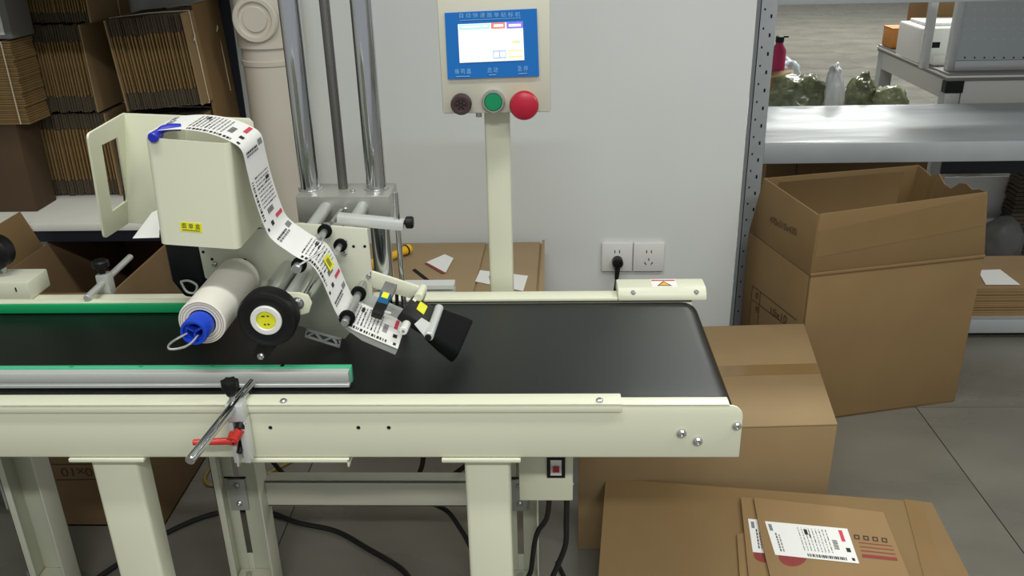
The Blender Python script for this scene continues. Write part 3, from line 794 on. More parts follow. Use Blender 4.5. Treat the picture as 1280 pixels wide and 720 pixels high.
# loose tail of the fan-folded stack
tq = [PY(166, 298, 1.16), PY(199, 297, 1.14), PY(200, 262, 1.20), PY(190, 266, 1.21)]
tb = tag(obj('folded_label', MB().slab(tq, (0, .0006, .0008)), 'paper'), 'end of a folded white label sheet poking out beside the ivory label box', 'label sheet')
a, b, c, d = tq
obj('grey_print', MB().quad(*[p+Vector((0, -.0008, 0)) for p in (a.lerp(d, .75), b.lerp(c, .75).lerp(a.lerp(d, .75), .6), b.lerp(c, .85).lerp(a.lerp(d, .85), .6), a.lerp(d, .85))]), 'ink_black', tb)

# guides with rubber rings
def ring(p, y, r=.0115, par=lh):
    return obj('rubber_ring', MB().lathe((p.x, y-.004, p.z), Y3, [(0, r-.002), (.001, r), (.007, r), (.008, r-.002)], 28), 'rubber', par)
g1p = PY(374, 331, 1.118)
obj('guide_shaft', MB().cyl((g1p.x, 1.100, g1p.z), (g1p.x, yp, g1p.z), .0046, 16), 'steel', lh)
ring(g1p, 1.117, .0105); 
obj('guide_collar', MB().lathe((g1p.x, 1.101, g1p.z), Y3, [(0, .0055), (.001, .0068), (.010, .0068), (.011, .0055)], 18), 'steel', lh)
obj('collar_lever', MB().cyl((g1p.x+.003, 1.106, g1p.z+.004), PY(404, 313, 1.12), .0016, 8), 'steel', lh)
q = PY(404, 292, yp-.03); ring(q, yp-.02, .0105); obj('guide_shaft', MB().cyl((q.x, yp-.05, q.z), (q.x, yp, q.z), .0055, 16), 'steel', lh)
q = PY(424, 309, yp-.02); ring(q, yp-.012, .010)
obj('guide_shaft', MB().cyl((q.x, yp-.04, q.z), (q.x, yp, q.z), .0045, 16), 'steel', lh)
fq = [web(LT*.660, .012, .0022), web(LT*.715, .012, .0022), web(LT*.715, .078, .0022), web(LT*.660, .078, .0022)]
sq = [web(LT*.655, .036, .003), web(LT*.695, .036, .003), web(LT*.695, .062, .003), web(LT*.655, .062, .003)]
yst = obj('yellow_sticker', MB().quad(*sq), 'yellow', ws)
for s in (.25, .42, .6):
    obj('sticker_rule', MB().quad(*[p+Vector((.0003, 0, .0004)) for p in (sq[0].lerp(sq[3], s).lerp(sq[1].lerp(sq[2], s), .2), sq[0].lerp(sq[3], s).lerp(sq[1].lerp(sq[2], s), .8), sq[0].lerp(sq[3], s+.08).lerp(sq[1].lerp(sq[2], s+.08), .8), sq[0].lerp(sq[3], s+.08).lerp(sq[1].lerp(sq[2], s+.08), .2))]), 'ink', yst)
# lower roller at the peel plate
l1 = PY(431, 400, 1.118); l1.z += .004; l1.x += .004
roller('peel_roller', l1, 1.098, yp, .0058, 'steel'); ring(l1, 1.116, .0115); ring(l1, 1.200, .0115)
# peel plate under the label
e0 = path[-17]; e1 = path[-1]
dd = (e1-e0).normalized(); nn_ = Vector((-dd.z, 0, dd.x))
if nn_.z < 0: nn_ = -nn_
s0 = e0-dd*.012; s1 = e1+dd*.001
mb = MB().slab([Vector((s0.x, yn+.004, s0.z))-nn_*.001, Vector((s1.x, yn+.004, s1.z))-nn_*.001, Vector((s1.x, yp, s1.z))-nn_*.001, Vector((s0.x, yp, s0.z))-nn_*.001], -nn_*.004)
pp = obj('peel_plate', mb, 'alu_dull', lh, bevel=.0008)
mb = MB().slab([Vector((s.x, yn+.006, s.z))-nn_*k for s, k in ((s0, .0052), (s1, .0052), (s1, .014), (s0.lerp(s1, .4), .014), (s0, .011))][:4], (0, .004, 0))
obj('plate_edge', mb, 'alu_dull', lh)
# zigzag bracket under the plate
yz = 1.205
zp = [PY(383, 412, yz), PY(426, 424, yz), PY(424, 435, yz), PY(381, 421.5, yz)]
def lerp4(u, v): return zp[0].lerp(zp[1], u).lerp(zp[3].lerp(zp[2], u), v)
mb = MB()
def strip(p, q, w):
    d = (q-p).normalized(); n = Vector((-d.z, 0, d.x))*w/2
    mb.prism([p+n, q+n, q-n, p-n], (0, .004, 0))
strip(lerp4(0, .08), lerp4(1, .08), .0022); strip(lerp4(0, .92), lerp4(1, .92), .0022); strip(lerp4(.02, 0), lerp4(.02, 1), .003); strip(lerp4(.98, 0), lerp4(.98, 1), .003)
us = [.03, .25, .5, .75, .97]
for i in range(4): strip(lerp4(us[i], .9 if i % 2 == 0 else .1), lerp4(us[i+1], .1 if i % 2 == 0 else .9), .0022)
obj('truss_bracket', mb, 'alu', lh)
for u in (.05, .95): 
    obj('bracket_hole', MB().cyl(lerp4(u, .5)-Y3*.0005, lerp4(u, .5)+Y3*.002, .0014, 8), 'hole', lh)
# label sensor
sa = PY(471, 394, 1.150); sc_ = PY(486, 362, 1.205)
ax = (sc_-sa).normalized(); sd = Vector((1, .1, -.25)).normalized(); sd = (sd-ax*sd.dot(ax)).normalized(); su = ax.cross(sd)
if su.z < 0: su = -su
Ls = (sc_-sa).length
se = obj('label_sensor', MB().obox(sa+ax*Ls*.18, sd*.0082, ax*Ls*.20, su*.006), 'black', lh, bevel=.0008)
obj('sensor_body', MB().obox(sa+ax*Ls*.55, sd*.0080, ax*Ls*.22, su*.006), 'sensor_blue', se, bevel=.0008)
obj('sensor_mount', MB().obox(sa+ax*Ls*.95, sd*.0095, ax*Ls*.24, su*.005), 'grey_bag', se, bevel=.0008)
obj('sensor_label', MB().obox(sa+ax*Ls*.66+su*.0062, sd*.0048, ax*Ls*.10, su*.0003), 'yellow', se)
obj('sensor_screw', MB().cyl(sa+sd*.008+ax*.012, sa+sd*.018+ax*.012, .0022, 8), 'alu', se)
q0 = PY(492, 366, yp+.02)
for dx_ in (-.004, .006):
    obj('sensor_cable', MB().tube([PY(491, 363, yp+.012)+X3*dx_, PY(492, 386, yp+.012)+X3*dx_+Z3*.004], .0028, 8), 'cable', lh)
# brush unit: black body, roller bars and bristles
def quad_y(pts): return [PY(px, py, y) for px, py, y in pts]
bb = quad_y([(502, 389, 1.150), (539, 412, 1.150), (548, 386, 1.225), (517, 368, 1.225)])
n2 = (bb[1]-bb[0]).cross(bb[3]-bb[0]).normalized()
if n2.z < 0: n2 = -n2
bd = obj('brush_body', MB().slab(bb, -n2*.016), 'black', lh, bevel=.003)
lq = [PP(px, py, bb[0], n2) for px, py in ((520, 387), (529, 394), (534, 384), (525, 377))]
obj('yellow_sticker', MB().slab([p+n2*.0012 for p in lq], n2*.0003), 'yellow', bd)
lq2 = [PP(px, py, bb[0], n2) for px, py in ((515, 375.5), (519, 378), (521, 374), (517, 371.5))]
obj('white_mark', MB().slab([p+n2*.0008 for p in lq2], n2*.0003), 'white_plastic', bd)
def bar(name, pa, pb, r, m):
    return obj(name, MB().cyl(pa, pb, r, 18, ch=.001), m, lh)
bar('white_bar', PY(504, 414, 1.122), PY(514, 393, 1.19), .0062, 'white_plastic')
q = PY(504, 414, 1.122); obj('bar_screw', MB().cyl(q-Y3*.0008, q+Y3*.001, .0022, 10), 'steel', lh)
bar('brush_clamp', PY(536, 421, 1.118), PY(549, 385, 1.225), .0068, 'alu')
q = PY(535, 422, 1.1175); obj('clamp_end', MB().cyl(q-Y3*.001, q+Y3*.002, .005, 10), 'hole', lh)
bar('arm_pin', PY(523, 372, 1.21), PY(529, 360, yp+.004), .0068, 'ivory')
pq = quad_y([(518, 405, 1.135), (534, 424, 1.120), (545, 408, 1.15), (527, 397, 1.155)])
obj('guide_flap', MB().slab(pq, (0, 0, -.0012)), 'alu', lh)
# bristles: a dense block split into tufts
b0 = PY(539, 420, 1.122); b1 = PY(553, 387, 1.226)
t0 = PY(573, 455, 1.128); t1 = PY(592, 408, 1.230)
bru = obj('brush_block', MB().hexa([b0-n2*.012, t0+Vector((-.010, 0, -.001)), t1+Vector((-.010, 0, -.004)), b1-n2*.012, b0+n2*.003, t0+Vector((.002, 0, .016)), t1+Vector((.002, 0, .012)), b1+n2*.003]), 'rubber', lh, bevel=.005, bseg=3)
mb = MB(); rr = random.Random(4)
for i in range(420):
    s = rr.random(); u = rr.random()
    p = b0.lerp(b1, s)-n2*(.012*u-.001); q = t0.lerp(t1, s)+Vector((.002-.012*u, 0, .014*(1-u)+rr.uniform(-.004, .0)))
    q = q+(q-p)*rr.uniform(-.04, .03)
    w = Vector((.0006, .0009, 0)); mb.add([p-w, p+w, q], [(0, 1, 2)])
br_ = obj('bristles', mb, 'rubber', bru); br_['kind'] = 'stuff'

# ================================================================ CARTONS ON THE FLOOR
def vproj(px, py, xy):  # height of the sight line where it passes over a floor point at the same depth
    return PY(px, py, xy[1]).z
# --- carton under the conveyor end
zc_ = .300
FLb = PZ(722, 687, 0); FRt = PZ(1047, 530, zc_); BRt = PZ(1005, 404.5, zc_)
FLc = Vector((FLb.x, FLb.y, 0)); FRc = Vector((FRt.x, FRt.y, 0)); BRc = Vector((BRt.x, BRt.y, 0)); BLc = BRc-(FRc-FLc)
def closed_carton(label, FL, FR, BR, BL, z, z0=0, group=None, mt='cardboard_c', seam='x'):
    c = thing('closed_carton', label, 'carton', ((FL+FR+BR+BL)/4+Z3*z0), group)
    u = lambda p, h: Vector((p.x, p.y, h))
    obj('carton_body', MB().hexa([u(FL, z0), u(FR, z0), u(BR, z0), u(BL, z0), u(FL, z-.004), u(FR, z-.004), u(BR, z-.004), u(BL, z-.004)]), mt, c, bevel=.002)
    ml, mr = FL.lerp(BL, .5), FR.lerp(BR, .5)
    g_ = (BL-FL).normalized()*.0015
    obj('top_flap', MB().slab([u(FL, z-.0038), u(FR, z-.0038), u(mr-g_, z-.0038), u(ml-g_, z-.0038)], (0, 0, .0038)), mt, c, bevel=.001)
    obj('top_flap', MB().slab([u(ml+g_, z-.0038), u(mr+g_, z-.0038), u(BR, z-.0038), u(BL, z-.0038)], (0, 0, .0038)), mt, c, bevel=.001)
    h = (BL-FL).normalized()*.024
    obj('packing_tape', MB().slab([u(ml-h, z+.0002), u(mr-h, z+.0002), u(mr+h, z+.0002), u(ml+h, z+.0002)], (0, 0, .0004)), 'tape', c)
    return c
closed_carton('closed brown carton on floor under the conveyor end, tape across its top', FLc, FRc, BRc, BLc, zc_)
# --- tall open carton before the rack
bR = PZ(1193, 502, 0); bL_ = PZ(1050, 522, 0); e1_ = (bR-bL_).normalized(); e2_ = Vector((-e1_.y, e1_.x, 0))
L0 = PY(1012, 345, 2.02)
# front-left corner: on the front line, at the fold corner's bearing
zf = .40
fold = PZ(1012, 346, zf)
for _ in range(20):
    sL = (fold-bR).dot(e1_); fl_ = bR+e1_*sL; zf = PY(1012, 346, fl_.y).z; fold = PZ(1012, 346, zf)
FLd = Vector((fl_.x, fl_.y, 0)); FRd = Vector((bR.x, bR.y, 0))
dd_ = .335
BLd, BRd = FLd+e2_*dd_, FRd+e2_*dd_
oc = thing('open_carton', 'tall open carton with raised flaps standing before the grey rack', 'carton', (FLd+FRd+BLd+BRd)/4)
u = lambda p, h: Vector((p.x, p.y, h))
T = .005
def wallp(name, a, b, z0, z1, n, m): return obj(name, MB().slab([u(a, z0), u(b, z0), u(b, z1), u(a, z1)], n*T), m, oc, bevel=.0015)
fw_ = wallp('carton_side', FLd, FRd, 0, zf, e2_, 'cardboard'); lw_ = wallp('carton_side', BLd, FLd, 0, zf, e1_, 'cardboard')
wallp('carton_side', FRd, BRd, 0, zf, -e1_, 'cardboard'); wallp('carton_side', BRd, BLd, 0, zf, -e2_, 'cardboard')
obj('carton_bottom', MB().slab([u(FLd, .001), u(FRd, .001), u(BRd, .001), u(BLd, .001)], (0, 0, T)), 'cardboard_in', oc)
# flaps
def at_plane(px, py, a, b, lean):  # point on a flap plane through edge a-b (at zf), leaning outwards
    d = (b-a).normalized(); nrm = Vector((d.y, -d.x, 0))   # outward for ccw order seen from above
    up_ = (Z3+nrm*lean).normalized(); pn = d.cross(up_)
    return PP(px, py, u(a, zf), pn)
ff = [u(FLd, zf+.002), u(FRd, zf+.002), at_plane(1235, 240, FLd, FRd, .08), at_plane(1025, 268, FLd, FRd, .08)]
def flap(q, n, extra=None):
    return obj('raised_flap', MB().slab(q, n*T), 'cardboard', oc, bevel=.0012)
f_front = flap(ff, e2_)
lf = [u(BLd, zf+.002), u(FLd, zf+.002), at_plane(1023, 269, BLd, FLd, .02), at_plane(955, 223, BLd, FLd, .02)]
f_left = flap(lf, e1_)
hb = (ff[3].z+lf[3].z)/2-zf
bf = [u(BRd, zf+.002), u(BLd, zf+.002), lf[3]+Vector((0, .004, 0)), at_plane(1148, 206, BRd, BLd, .0)]
f_back = flap(bf, -e2_)
# right flap with a torn, wavy upper edge
r0, r1 = u(FRd, zf+.002), u(BRd, zf+.002)
tp0, tp1 = ff[2]-Vector((0, -.003, 0)), bf[3]
mb = MB(); n_ = 10; pts = []
tear = [0, .002, -.004, .006, .002, -.020, -.016, .004, -.012, -.004, 0]
for i in range(n_+1):
    s = i/n_; pts.append(tp0.lerp(tp1, s)+Z3*(tear[i]-.012*math.sin(math.pi*s))+e1_*.012*math.sin(math.pi*s))
bot = [r0.lerp(r1, i/n_) for i in range(n_+1)]
for i in range(n_): mb.slab([bot[i], bot[i+1], pts[i+1], pts[i]], -e1_*.004)
obj('raised_flap', mb, 'cardboard', oc)
# tape creases on the front flap
def fpt(s, t): return ff[0].lerp(ff[1], s).lerp(ff[3].lerp(ff[2], s), t)
nf = (ff[1]-ff[0]).cross(ff[3]-ff[0]).normalized()
obj('packing_tape', MB().slab([fpt(.01, .30)+nf*.0004, fpt(.99, .50)+nf*.0004, fpt(.99, .96)+nf*.0004, fpt(.01, .72)+nf*.0004], nf*.0004), 'tape', oc)
obj('flap_lip', MB().slab([fpt(.0, .0)+nf*.001, fpt(1, .0)+nf*.001, fpt(1, .055)+nf*.003, fpt(0, .055)+nf*.002], nf*.002), 'cardboard_pale', oc, bevel=.0008)
# lettering on the left side
def lpt(px, py): return PP(px, py, lf[0], (lf[1]-lf[0]).cross(lf[3]-lf[0]).normalized())
nl_ = -e1_
def side_text(s, px0, py0, px1, py1, hpx, lean=.02, par=oc):
    a, b = lpt(px0, py0), lpt(px1, py1); c = (a+b)/2; d = (b-a)
    fit = d.length; d = d.normalized(); n = nl_; yv = n.cross(d)
    if yv.z < 0: yv = -yv
    sz = (lpt((px0+px1)/2, (py0+py1)/2-hpx/2)-lpt((px0+px1)/2, (py0+py1)/2+hpx/2)).length*1.35
    text(s, sz, c+n*.0012, d, yv, 'ink', par, fit=fit)
side_text('470x310x430', 963, 274, 996, 291, 9)
pl_n = e1_
def wpt(px, py): return PP(px, py, u(FLd, 0), e1_)-e1_*.0008
def wbar(a, b, w=.0022):
    a, b = wpt(*a), wpt(*b); d = (b-a).normalized(); n = e1_.cross(d)*w/2
    return MB().slab([a+n, b+n, b-n, a-n], -e1_*.0002)
for a, b in (((941, 357), (996, 400)), ((941, 357), (936, 405)), ((951, 365), (947, 405)), ((940, 374), (985, 408))):
    obj('print_rule', wbar(a, b), 'ink', oc)
a, b = wpt(963, 388), wpt(983, 400)
d = (b-a); text('10x10', .030, (a+b)/2-e1_*.0004, d, Z3, 'ink', oc, fit=d.length)
for py in (368, 385):
    a = wpt(946.5, py+2); text('规' if py < 380 else '格', .022, a-e1_*.0004, d, Z3, 'ink', oc)

# --- big flattened carton leaning on the closed carton
pe0 = Vector((0, 1.10, 0)); sl = .42
pn = Vector((0, -sl, 1)).normalized()
E4 = [PP(757, 597.5, pe0, pn), PP(1165, 628, pe0, pn), PP(1222, 740, pe0, pn), PP(746, 745, pe0, pn)]
def on_e(px, py, off): return PP(px, py, pe0+pn*off, pn)
fc = thing('flattened_carton', 'large flattened carton tilted against the closed brown carton under the conveyor end', 'carton', PP(960, 700, pe0, pn))
def seamline(s): return E4[0].lerp(E4[1], s), E4[3].lerp(E4[2], s)
# two layers of board, the upper divided at the crease
def ext(p): return p
lowq = [p-pn*.006 for p in (E4[3], E4[2], E4[1], E4[0])]
obj('board_layer', MB().slab(lowq, pn*.004), 'cardboard_b', fc, bevel=.001)
ca0, cb0 = on_e(1139, 626, 0), on_e(1166, 733, 0)
obj('board_panel', MB().slab([E4[3], cb0-X3*.003, ca0-X3*.003, E4[0]], -pn*.0018), 'cardboard', fc, bevel=.0006)
obj('board_panel', MB().slab([cb0, E4[2], E4[1], ca0], -pn*.0018), 'cardboard_b', fc, bevel=.0006)
tq_ = [on_e(1130, 624, .0008), on_e(1152, 626.5, .0008), on_e(1182, 733, .0008), on_e(1158, 733, .0008)]
obj('packing_tape', MB().slab(tq_, pn*.0004), 'tape', fc)
# --- mailers on it
def mailer(label, px, off, print_on=True, seed=1):
    q = [on_e(a, b, off) for a, b in px]
    m_ = thing('flat_mailer', label, 'mailer', q[0], 'flat mailers on the flattened carton')
    obj('board', MB().prism(q, -pn*.003), 'cardboard_pale', m_, bevel=.0006)
    return m_
m1 = mailer('lowest brown flat mailer of the pile, poking out furthest left', [(921, 668), (935, 664), (945, 740), (926, 740)], .006)
m2 = mailer('middle brown flat mailer, its own label half covered', [(926, 621), (1060, 634), (1080, 742), (938, 742)], .012)
m3 = mailer('top brown flat mailer with full white parcel label and red print', [(942, 621.5), (1104, 640), (1146, 742), (968, 742), (952, 676)], .020)
def parcel_label(px, off, parent, seed):
    q = [on_e(a, b, off) for a, b in px]  # TL TR BR BL
    p_ = obj('parcel_label', MB().slab(q, pn*.0004), 'paper', parent)
    L = (q[1]-q[0]).length; Wd = (q[3]-q[0]).length
    fn = lambda a, b: q[3].lerp(q[2], a/L).lerp(q[0].lerp(q[1], a/L), b/Wd)+pn*.0008
    label_print(p_, fn, L, Wd, seed, step=1)
parcel_label([(956, 651.5), (1059, 661), (1074, 704.5), (969, 693.5)], .0205, m3, 11)
parcel_label([(935, 648.5), (1030, 657), (1040, 700), (941, 690)], .0125, m2, 12)
# red print on the mailers
def disc(cx, cy, rx_, ry_, off, par, a0=0, a1=360):
    p = [on_e(cx+rx_*math.cos(math.radians(a)), cy+ry_*math.sin(math.radians(a)), off) for a in np.linspace(a0, a1, 20)]
    obj('red_spot', MB().add(p, [tuple(range(len(p)))]), 'ink_maroon', par)
disc(991, 695, 18, 13, .0202, m3, 0, 342); disc(956, 693, 14, 10, .0122, m2, 0, 342)
for y_, h_ in ((680, 1.0), (685, 1.0), (690, 1.2), (695, 4)):
    q = [on_e(1073+(y_-680)*.3, y_-2.5, .0203), on_e(1115+(y_-680)*.4, y_+2, .0203), on_e(1116+(y_-680)*.4, y_+2+h_, .0203), on_e(1073.5+(y_-680)*.3, y_-2.5+h_, .0203)]
    obj('red_rule', MB().slab(q, pn*.0002), 'ink_maroon', m3)
for k in range(4):
    x_ = 1067+k*11.5; q = [on_e(x_, 668+k*1.3, .0203), on_e(x_+7, 668.8+k*1.3, .0203), on_e(x_+8, 674.5+k*1.3, .0203), on_e(x_+1, 673.5+k*1.3, .0203)]
    cq = (q[0]+q[1]+q[2]+q[3])/4; qi = [cq+(p-cq)*.55 for p in q]
    obj('handling_mark', MB().frame(q, qi, pn*.0002), 'ink', m3)

# --- carton between conveyor and wall, right of the columns
zB = PZ(600, 303, .42)
zt5 = .425; yb5 = PZ(600, 303, zt5).y; yb5 = min(yb5, WY-.006)
x1_ = PZ(680, 320, zt5).x
bc = thing('carton', 'brown carton against the wall behind the control post, small white papers on it', 'carton', (x1_-.25, 2.1, 0))
y05 = 1.86; x0_ = x1_-.52
obj('carton_body', MB().box((x0_, y05, 0), (x1_, yb5, zt5-.004)), 'cardboard_d', bc, bevel=.002)
sx_ = PZ(592, 340, zt5).x
obj('top_flap', MB().slab([(x0_, y05, zt5-.0038), (PZ(590, 366, zt5).x, y05, zt5-.0038), (PZ(601, 330, zt5).x, 2.13, zt5-.0038), (PZ(601, 330, zt5).x, yb5, zt5-.0038), (x0_, yb5, zt5-.0038)][:2]+[(PZ(601, 330, zt5).x+.004, yb5, zt5-.0038), (x0_, yb5, zt5-.0038)], (0, 0, .0038)), 'cardboard_d', bc, bevel=.001)
obj('top_flap', MB().slab([(PZ(590, 366, zt5).x+.004, y05, zt5-.0038), (x1_-.022, y05, zt5-.0038), (x1_-.010, yb5, zt5-.0038), (PZ(601, 330, zt5).x+.008, yb5, zt5-.0038)], (0, 0, .0038)), 'cardboard_d', bc, bevel=.001)
obj('side_flap', MB().slab([(x1_-.016, y05, zt5-.004), (x1_, y05, zt5-.004), (x1_+.002, yb5-.01, zt5+.008), (x1_-.005, yb5-.01, zt5+.006)], (0, 0, .003)), 'cardboard_d', bc)
q = [PZ(515, 338, zt5), PZ(519, 336, zt5), PZ(546, 357, zt5), PZ(541, 358, zt5)]
obj('torn_slit', MB().slab(q, (0, 0, .0008)), 'hole', bc)
def flat_paper(label, px, z, mk=None):
    q = [PZ(a, b, z) for a, b in px]
    o = tag(obj('paper_scrap', MB().slab(q, (0, 0, .0008)), 'paper'), label, 'paper', 'papers on the carton behind the conveyor')
    return o, q
o1, q1 = flat_paper('small folded white paper on the carton, left of the control post', [(533, 328), (556, 318), (567, 323), (557, 341)], zt5+.003)
obj('paper_edge', MB().slab([PZ(531, 330, zt5+.0005), PZ(534, 329, zt5+.0005), PZ(558, 341, zt5+.0005), PZ(553, 343, zt5+.0005)], (0, 0, .0018)), 'ink_maroon', o1)
o2, q2 = flat_paper('white paper lying behind the control post on the carton', [(594, 352), (600, 338), (660, 345), (654, 364)], zt5+.0015)
obj('grey_print', MB().slab([PZ(611, 345, zt5+.0024), PZ(617, 343, zt5+.0024), PZ(617, 349, zt5+.0024), PZ(612, 350, zt5+.0024)], (0, 0, .0002)), 'ink_grey', o2)
# yellow tool lying on it
ya_, yb_ = PZ(462, 332, zt5+.0155), PZ(513, 310, zt5+.0155)
yt = thing('hand_tool', 'yellow and black hand tool lying behind the chrome columns', 'tool', (ya_+yb_)/2-Z3*.014)
dv = (yb_-ya_).normalized()
obj('tool_grip', MB().lathe(ya_, dv, [(0, .006), (.004, .013), (.05, .0135), (.06, .010), (.12, .010), (.13, .0125), ((yb_-ya_).length-.004, .0125), ((yb_-ya_).length, .006)], 14), 'yellow_tool', yt)
for s in (.02, .034, (yb_-ya_).length-.02):
    obj('grip_band', MB().cyl(ya_+dv*s, ya_+dv*(s+.004), .0142, 14), 'black', yt)

# --- carton under the belt on the left, printed upside down, open at the top
a = PZ(50, 658.5, 0); b = PZ(206, 657, 0); sback = PZ(250, 598, 0)
xA0, xA1, yA0 = -1.16, b.x, (a.y+b.y)/2; yA1 = 2.235; hA = .580
oa = thing('open_carton', 'open printed carton with dark inside, under the left shelf and conveyor', 'carton', ((xA0+xA1)/2, (yA0+yA1)/2, 0))
def sA(p0, p1, n, z1=hA, nm='carton_side'): return obj(nm, MB().slab([(p0[0], p0[1], 0), (p1[0], p1[1], 0), (p1[0], p1[1], z1), (p0[0], p0[1], z1)], Vector(n)*.005), 'cardboard_mid', oa, bevel=.001)
sA((xA0, yA0), (xA1, yA0), Y3); sA((xA0, yA1), (xA1, yA1), -Y3); sA((xA0, yA0), (xA0, yA1), X3); sA((xA1, yA0), (xA1, yA1), -X3)
obj('carton_bottom', MB().box((xA0, yA0, .001), (xA1, yA1, .005)), 'cardboard_in', oa)
fq_ = [Vector((xA0, yA0, hA)), Vector((xA0, 1.86, hA)), Vector((xA0-.02, 1.84, hA+.09)), Vector((xA0-.02, yA0+.01, hA+.09))]
obj('raised_flap', MB().slab(fq_, (.004, 0, 0)), 'cardboard', oa, bevel=.0008)
s0_, s1_ = PY(89, 295, yA1-.006), PY(107, 345, yA1-.006)
obj('seam_tape', MB().slab([s0_-X3*.003, s0_+X3*.003, s1_+X3*.003, s1_-X3*.003], (0, -.0006, 0)), 'shelf_white', oa)
def apt(px, py): return PY(px, py, yA0)
for p, q in (((57, 568), (66.5, 600)), ((61.5, 580.5), (122, 580)), ((66.5, 600), (126, 599)), ((57, 568), (120, 566))):
    p, q = apt(*p), apt(*q); d = (q-p).normalized(); n = Vector((-d.z, 0, d.x))*.0013
    obj('print_rule', MB().slab([p+n, q+n, q-n, p-n], (0, -.0004, 0)), 'ink', oa)
c = apt(101, 589.5); text('10x10', .032, c, -X3, -Z3, 'ink', oa, fit=(apt(124, 589)-apt(78, 589)).length, depth=.0006)

# ================================================================ LEFT SHELF WITH CARTON BUNDLES
ZS = .63
ysf = PZ(60, 280, ZS).y
sh = thing('shelf_unit', 'white shelf board with dark blue edge beam holding the carton bundles', 'shelf', (-1.5, 2.08, 0))
xs1 = PY(248, 276, ysf).x
obj('shelf_board', MB().box((-2.5, ysf, ZS-.018), (xs1, WY-.003, ZS)), 'shelf_white', sh, bevel=.0015)
obj('edge_beam', MB().box((-2.5, ysf+.004, ZS-.045), (xs1, ysf+.034, ZS-.0185)), 'shelf_blue', sh)
obj('edge_beam', MB().box((-2.5, WY-.04, ZS-.045), (xs1, WY-.006, ZS-.0185)), 'shelf_blue', sh)
for xx in (-2.48, xs1-.032):
    obj('shelf_leg', MB().box((xx, WY-.038, 0), (xx+.03, WY-.008, ZS-.0455)), 'shelf_blue', sh)
obj('added_shade_board', MB().box((-2.5, ysf-.16, 1.178), (xs1+.05, WY-.003, 1.196)), 'shelf_white', sh)  # unseen board, added above the frame to keep the carton bundles in shade
for xx in (-2.48, xs1-.032): obj('shade_board_post', MB().box((xx, WY-.007, ZS+.0005), (xx+.03, WY-.0035, 1.1775)), 'shelf_blue', sh)  # posts carrying the added shading board
obj('shelf_leg', MB().box((-2.48, ysf+.006, 0), (-2.45, ysf+.03, ZS-.0455)), 'shelf_blue', sh)
obj('shelf_leg', MB().box((xs1-.032, ysf+.006, 0), (xs1-.002, ysf+.032, ZS-.0455)), 'shelf_blue', sh)

def bundle(label, loc, wx, hz_, dy, n, lean=0, horizontal=False, strings=(), seed=1, yawz=0):
    """flattened cartons on edge, tied together; loc = front lower left corner"""
    rr = random.Random(seed)
    root = thing('carton_bundle', label, 'carton bundle', loc, 'tied bundles of flattened cartons')
    root.rotation_euler = (0, math.radians(lean), math.radians(yawz))
    t = wx/n
    def sheet_mesh(deep, tt):
        mb = MB(); fz = hz_*.19
        mb.box((0, deep, fz*.98), (tt*.36, dy, hz_-fz*.98)); mb.box((tt*.50, deep+.013, fz*.98), (tt*.80, dy, hz_-fz*.98))
        for z0, z1, s in ((0, fz*.96, 1), (hz_-fz*.96, hz_, -1)):
            mb.box((tt*.05, deep+.001, z0), (tt*.40, dy, z1)); mb.box((tt*.48, deep+.004, z0), (tt*.84, dy, z1))
        return mb
    proto = []
    for k in range(4):
        me_mb = sheet_mesh(.002*k, t*.98)
        me = bpy.data.meshes.new('flat_carton'); me.from_pydata([tuple(v) for v in me_mb.v], [], me_mb.f); me.update()
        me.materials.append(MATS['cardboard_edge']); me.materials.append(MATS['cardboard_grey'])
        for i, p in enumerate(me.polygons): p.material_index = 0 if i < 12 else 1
        proto.append(me)
    for i in range(n):
        o = bpy.data.objects.new('flat_carton', proto[rr.randrange(4)]); COL.objects.link(o); o.parent = root
        o.location = (i*t+rr.uniform(-.0006, .0006), 0, rr.uniform(0, .004)); W[o] = W[root]
    # outer sheets
    for xx in (-.004, wx):
        mb = MB().box((0, .001, 0), (.004, dy+.002, hz_+.002))
        me = bpy.data.meshes.new('outer_sheet'); me.from_pydata([tuple(v) for v in mb.v], [], mb.f); me.update(); me.materials.append(MATS['cardboard_c'])
        o = bpy.data.objects.new('outer_sheet', me); COL.objects.link(o); o.parent = root; o.location = (xx, 0, 0); W[o] = W[root]
    for s in strings:
        y_ = dy*s; e = .0022
        pts = [(-.006, y_, -e), (-.006, y_, hz_+.004), (wx*.5, y_, hz_+.0065), (wx+.006, y_, hz_+.004), (wx+.0065, y_, hz_*.5), (wx+.006, y_, -e), (-.006, y_, -e)]
        mb = MB().tube(pts, .0016, 6)
        mb.tube([(wx+.006, y_, hz_*.78), (wx+.010, y_-.008, hz_*.74), (wx+.008, y_-.014, hz_*.70)], .0018, 6)
        me = bpy.data.meshes.new('twine'); me.from_pydata([tuple(v) for v in mb.v], [], mb.f); me.update(); me.materials.append(MATS['twine'])
        o = bpy.data.objects.new('twine', me); COL.objects.link(o); o.parent = root; W[o] = W[root]
    return root
yB = PZ(75, 246, ZS).y
bdep = WY-.012-yB
def bx_(px, py): return PY(px, py, yB).x
def bz2(px, py): return PY(px, py, yB).z
z3 = ZS+.001; z3t = bz2(80, 141); z2t = bz2(75, 29)
x3 = bx_(46, 240); bundle('lowest carton bundle of the left stack, standing on the white shelf', (x3, yB, z3+.001), bx_(150, 245)-x3, z3t-z3-.007, bdep, 24, seed=2, strings=(.6,))
x2 = bx_(27, 120); bundle('middle carton bundle of the left stack, beside the leaning tied bundle', (x2, yB-.012, z3t), bx_(120, 120)-x2, z2t-z3t-.007, bdep, 24, seed=3, strings=(.75,), lean=-.6)
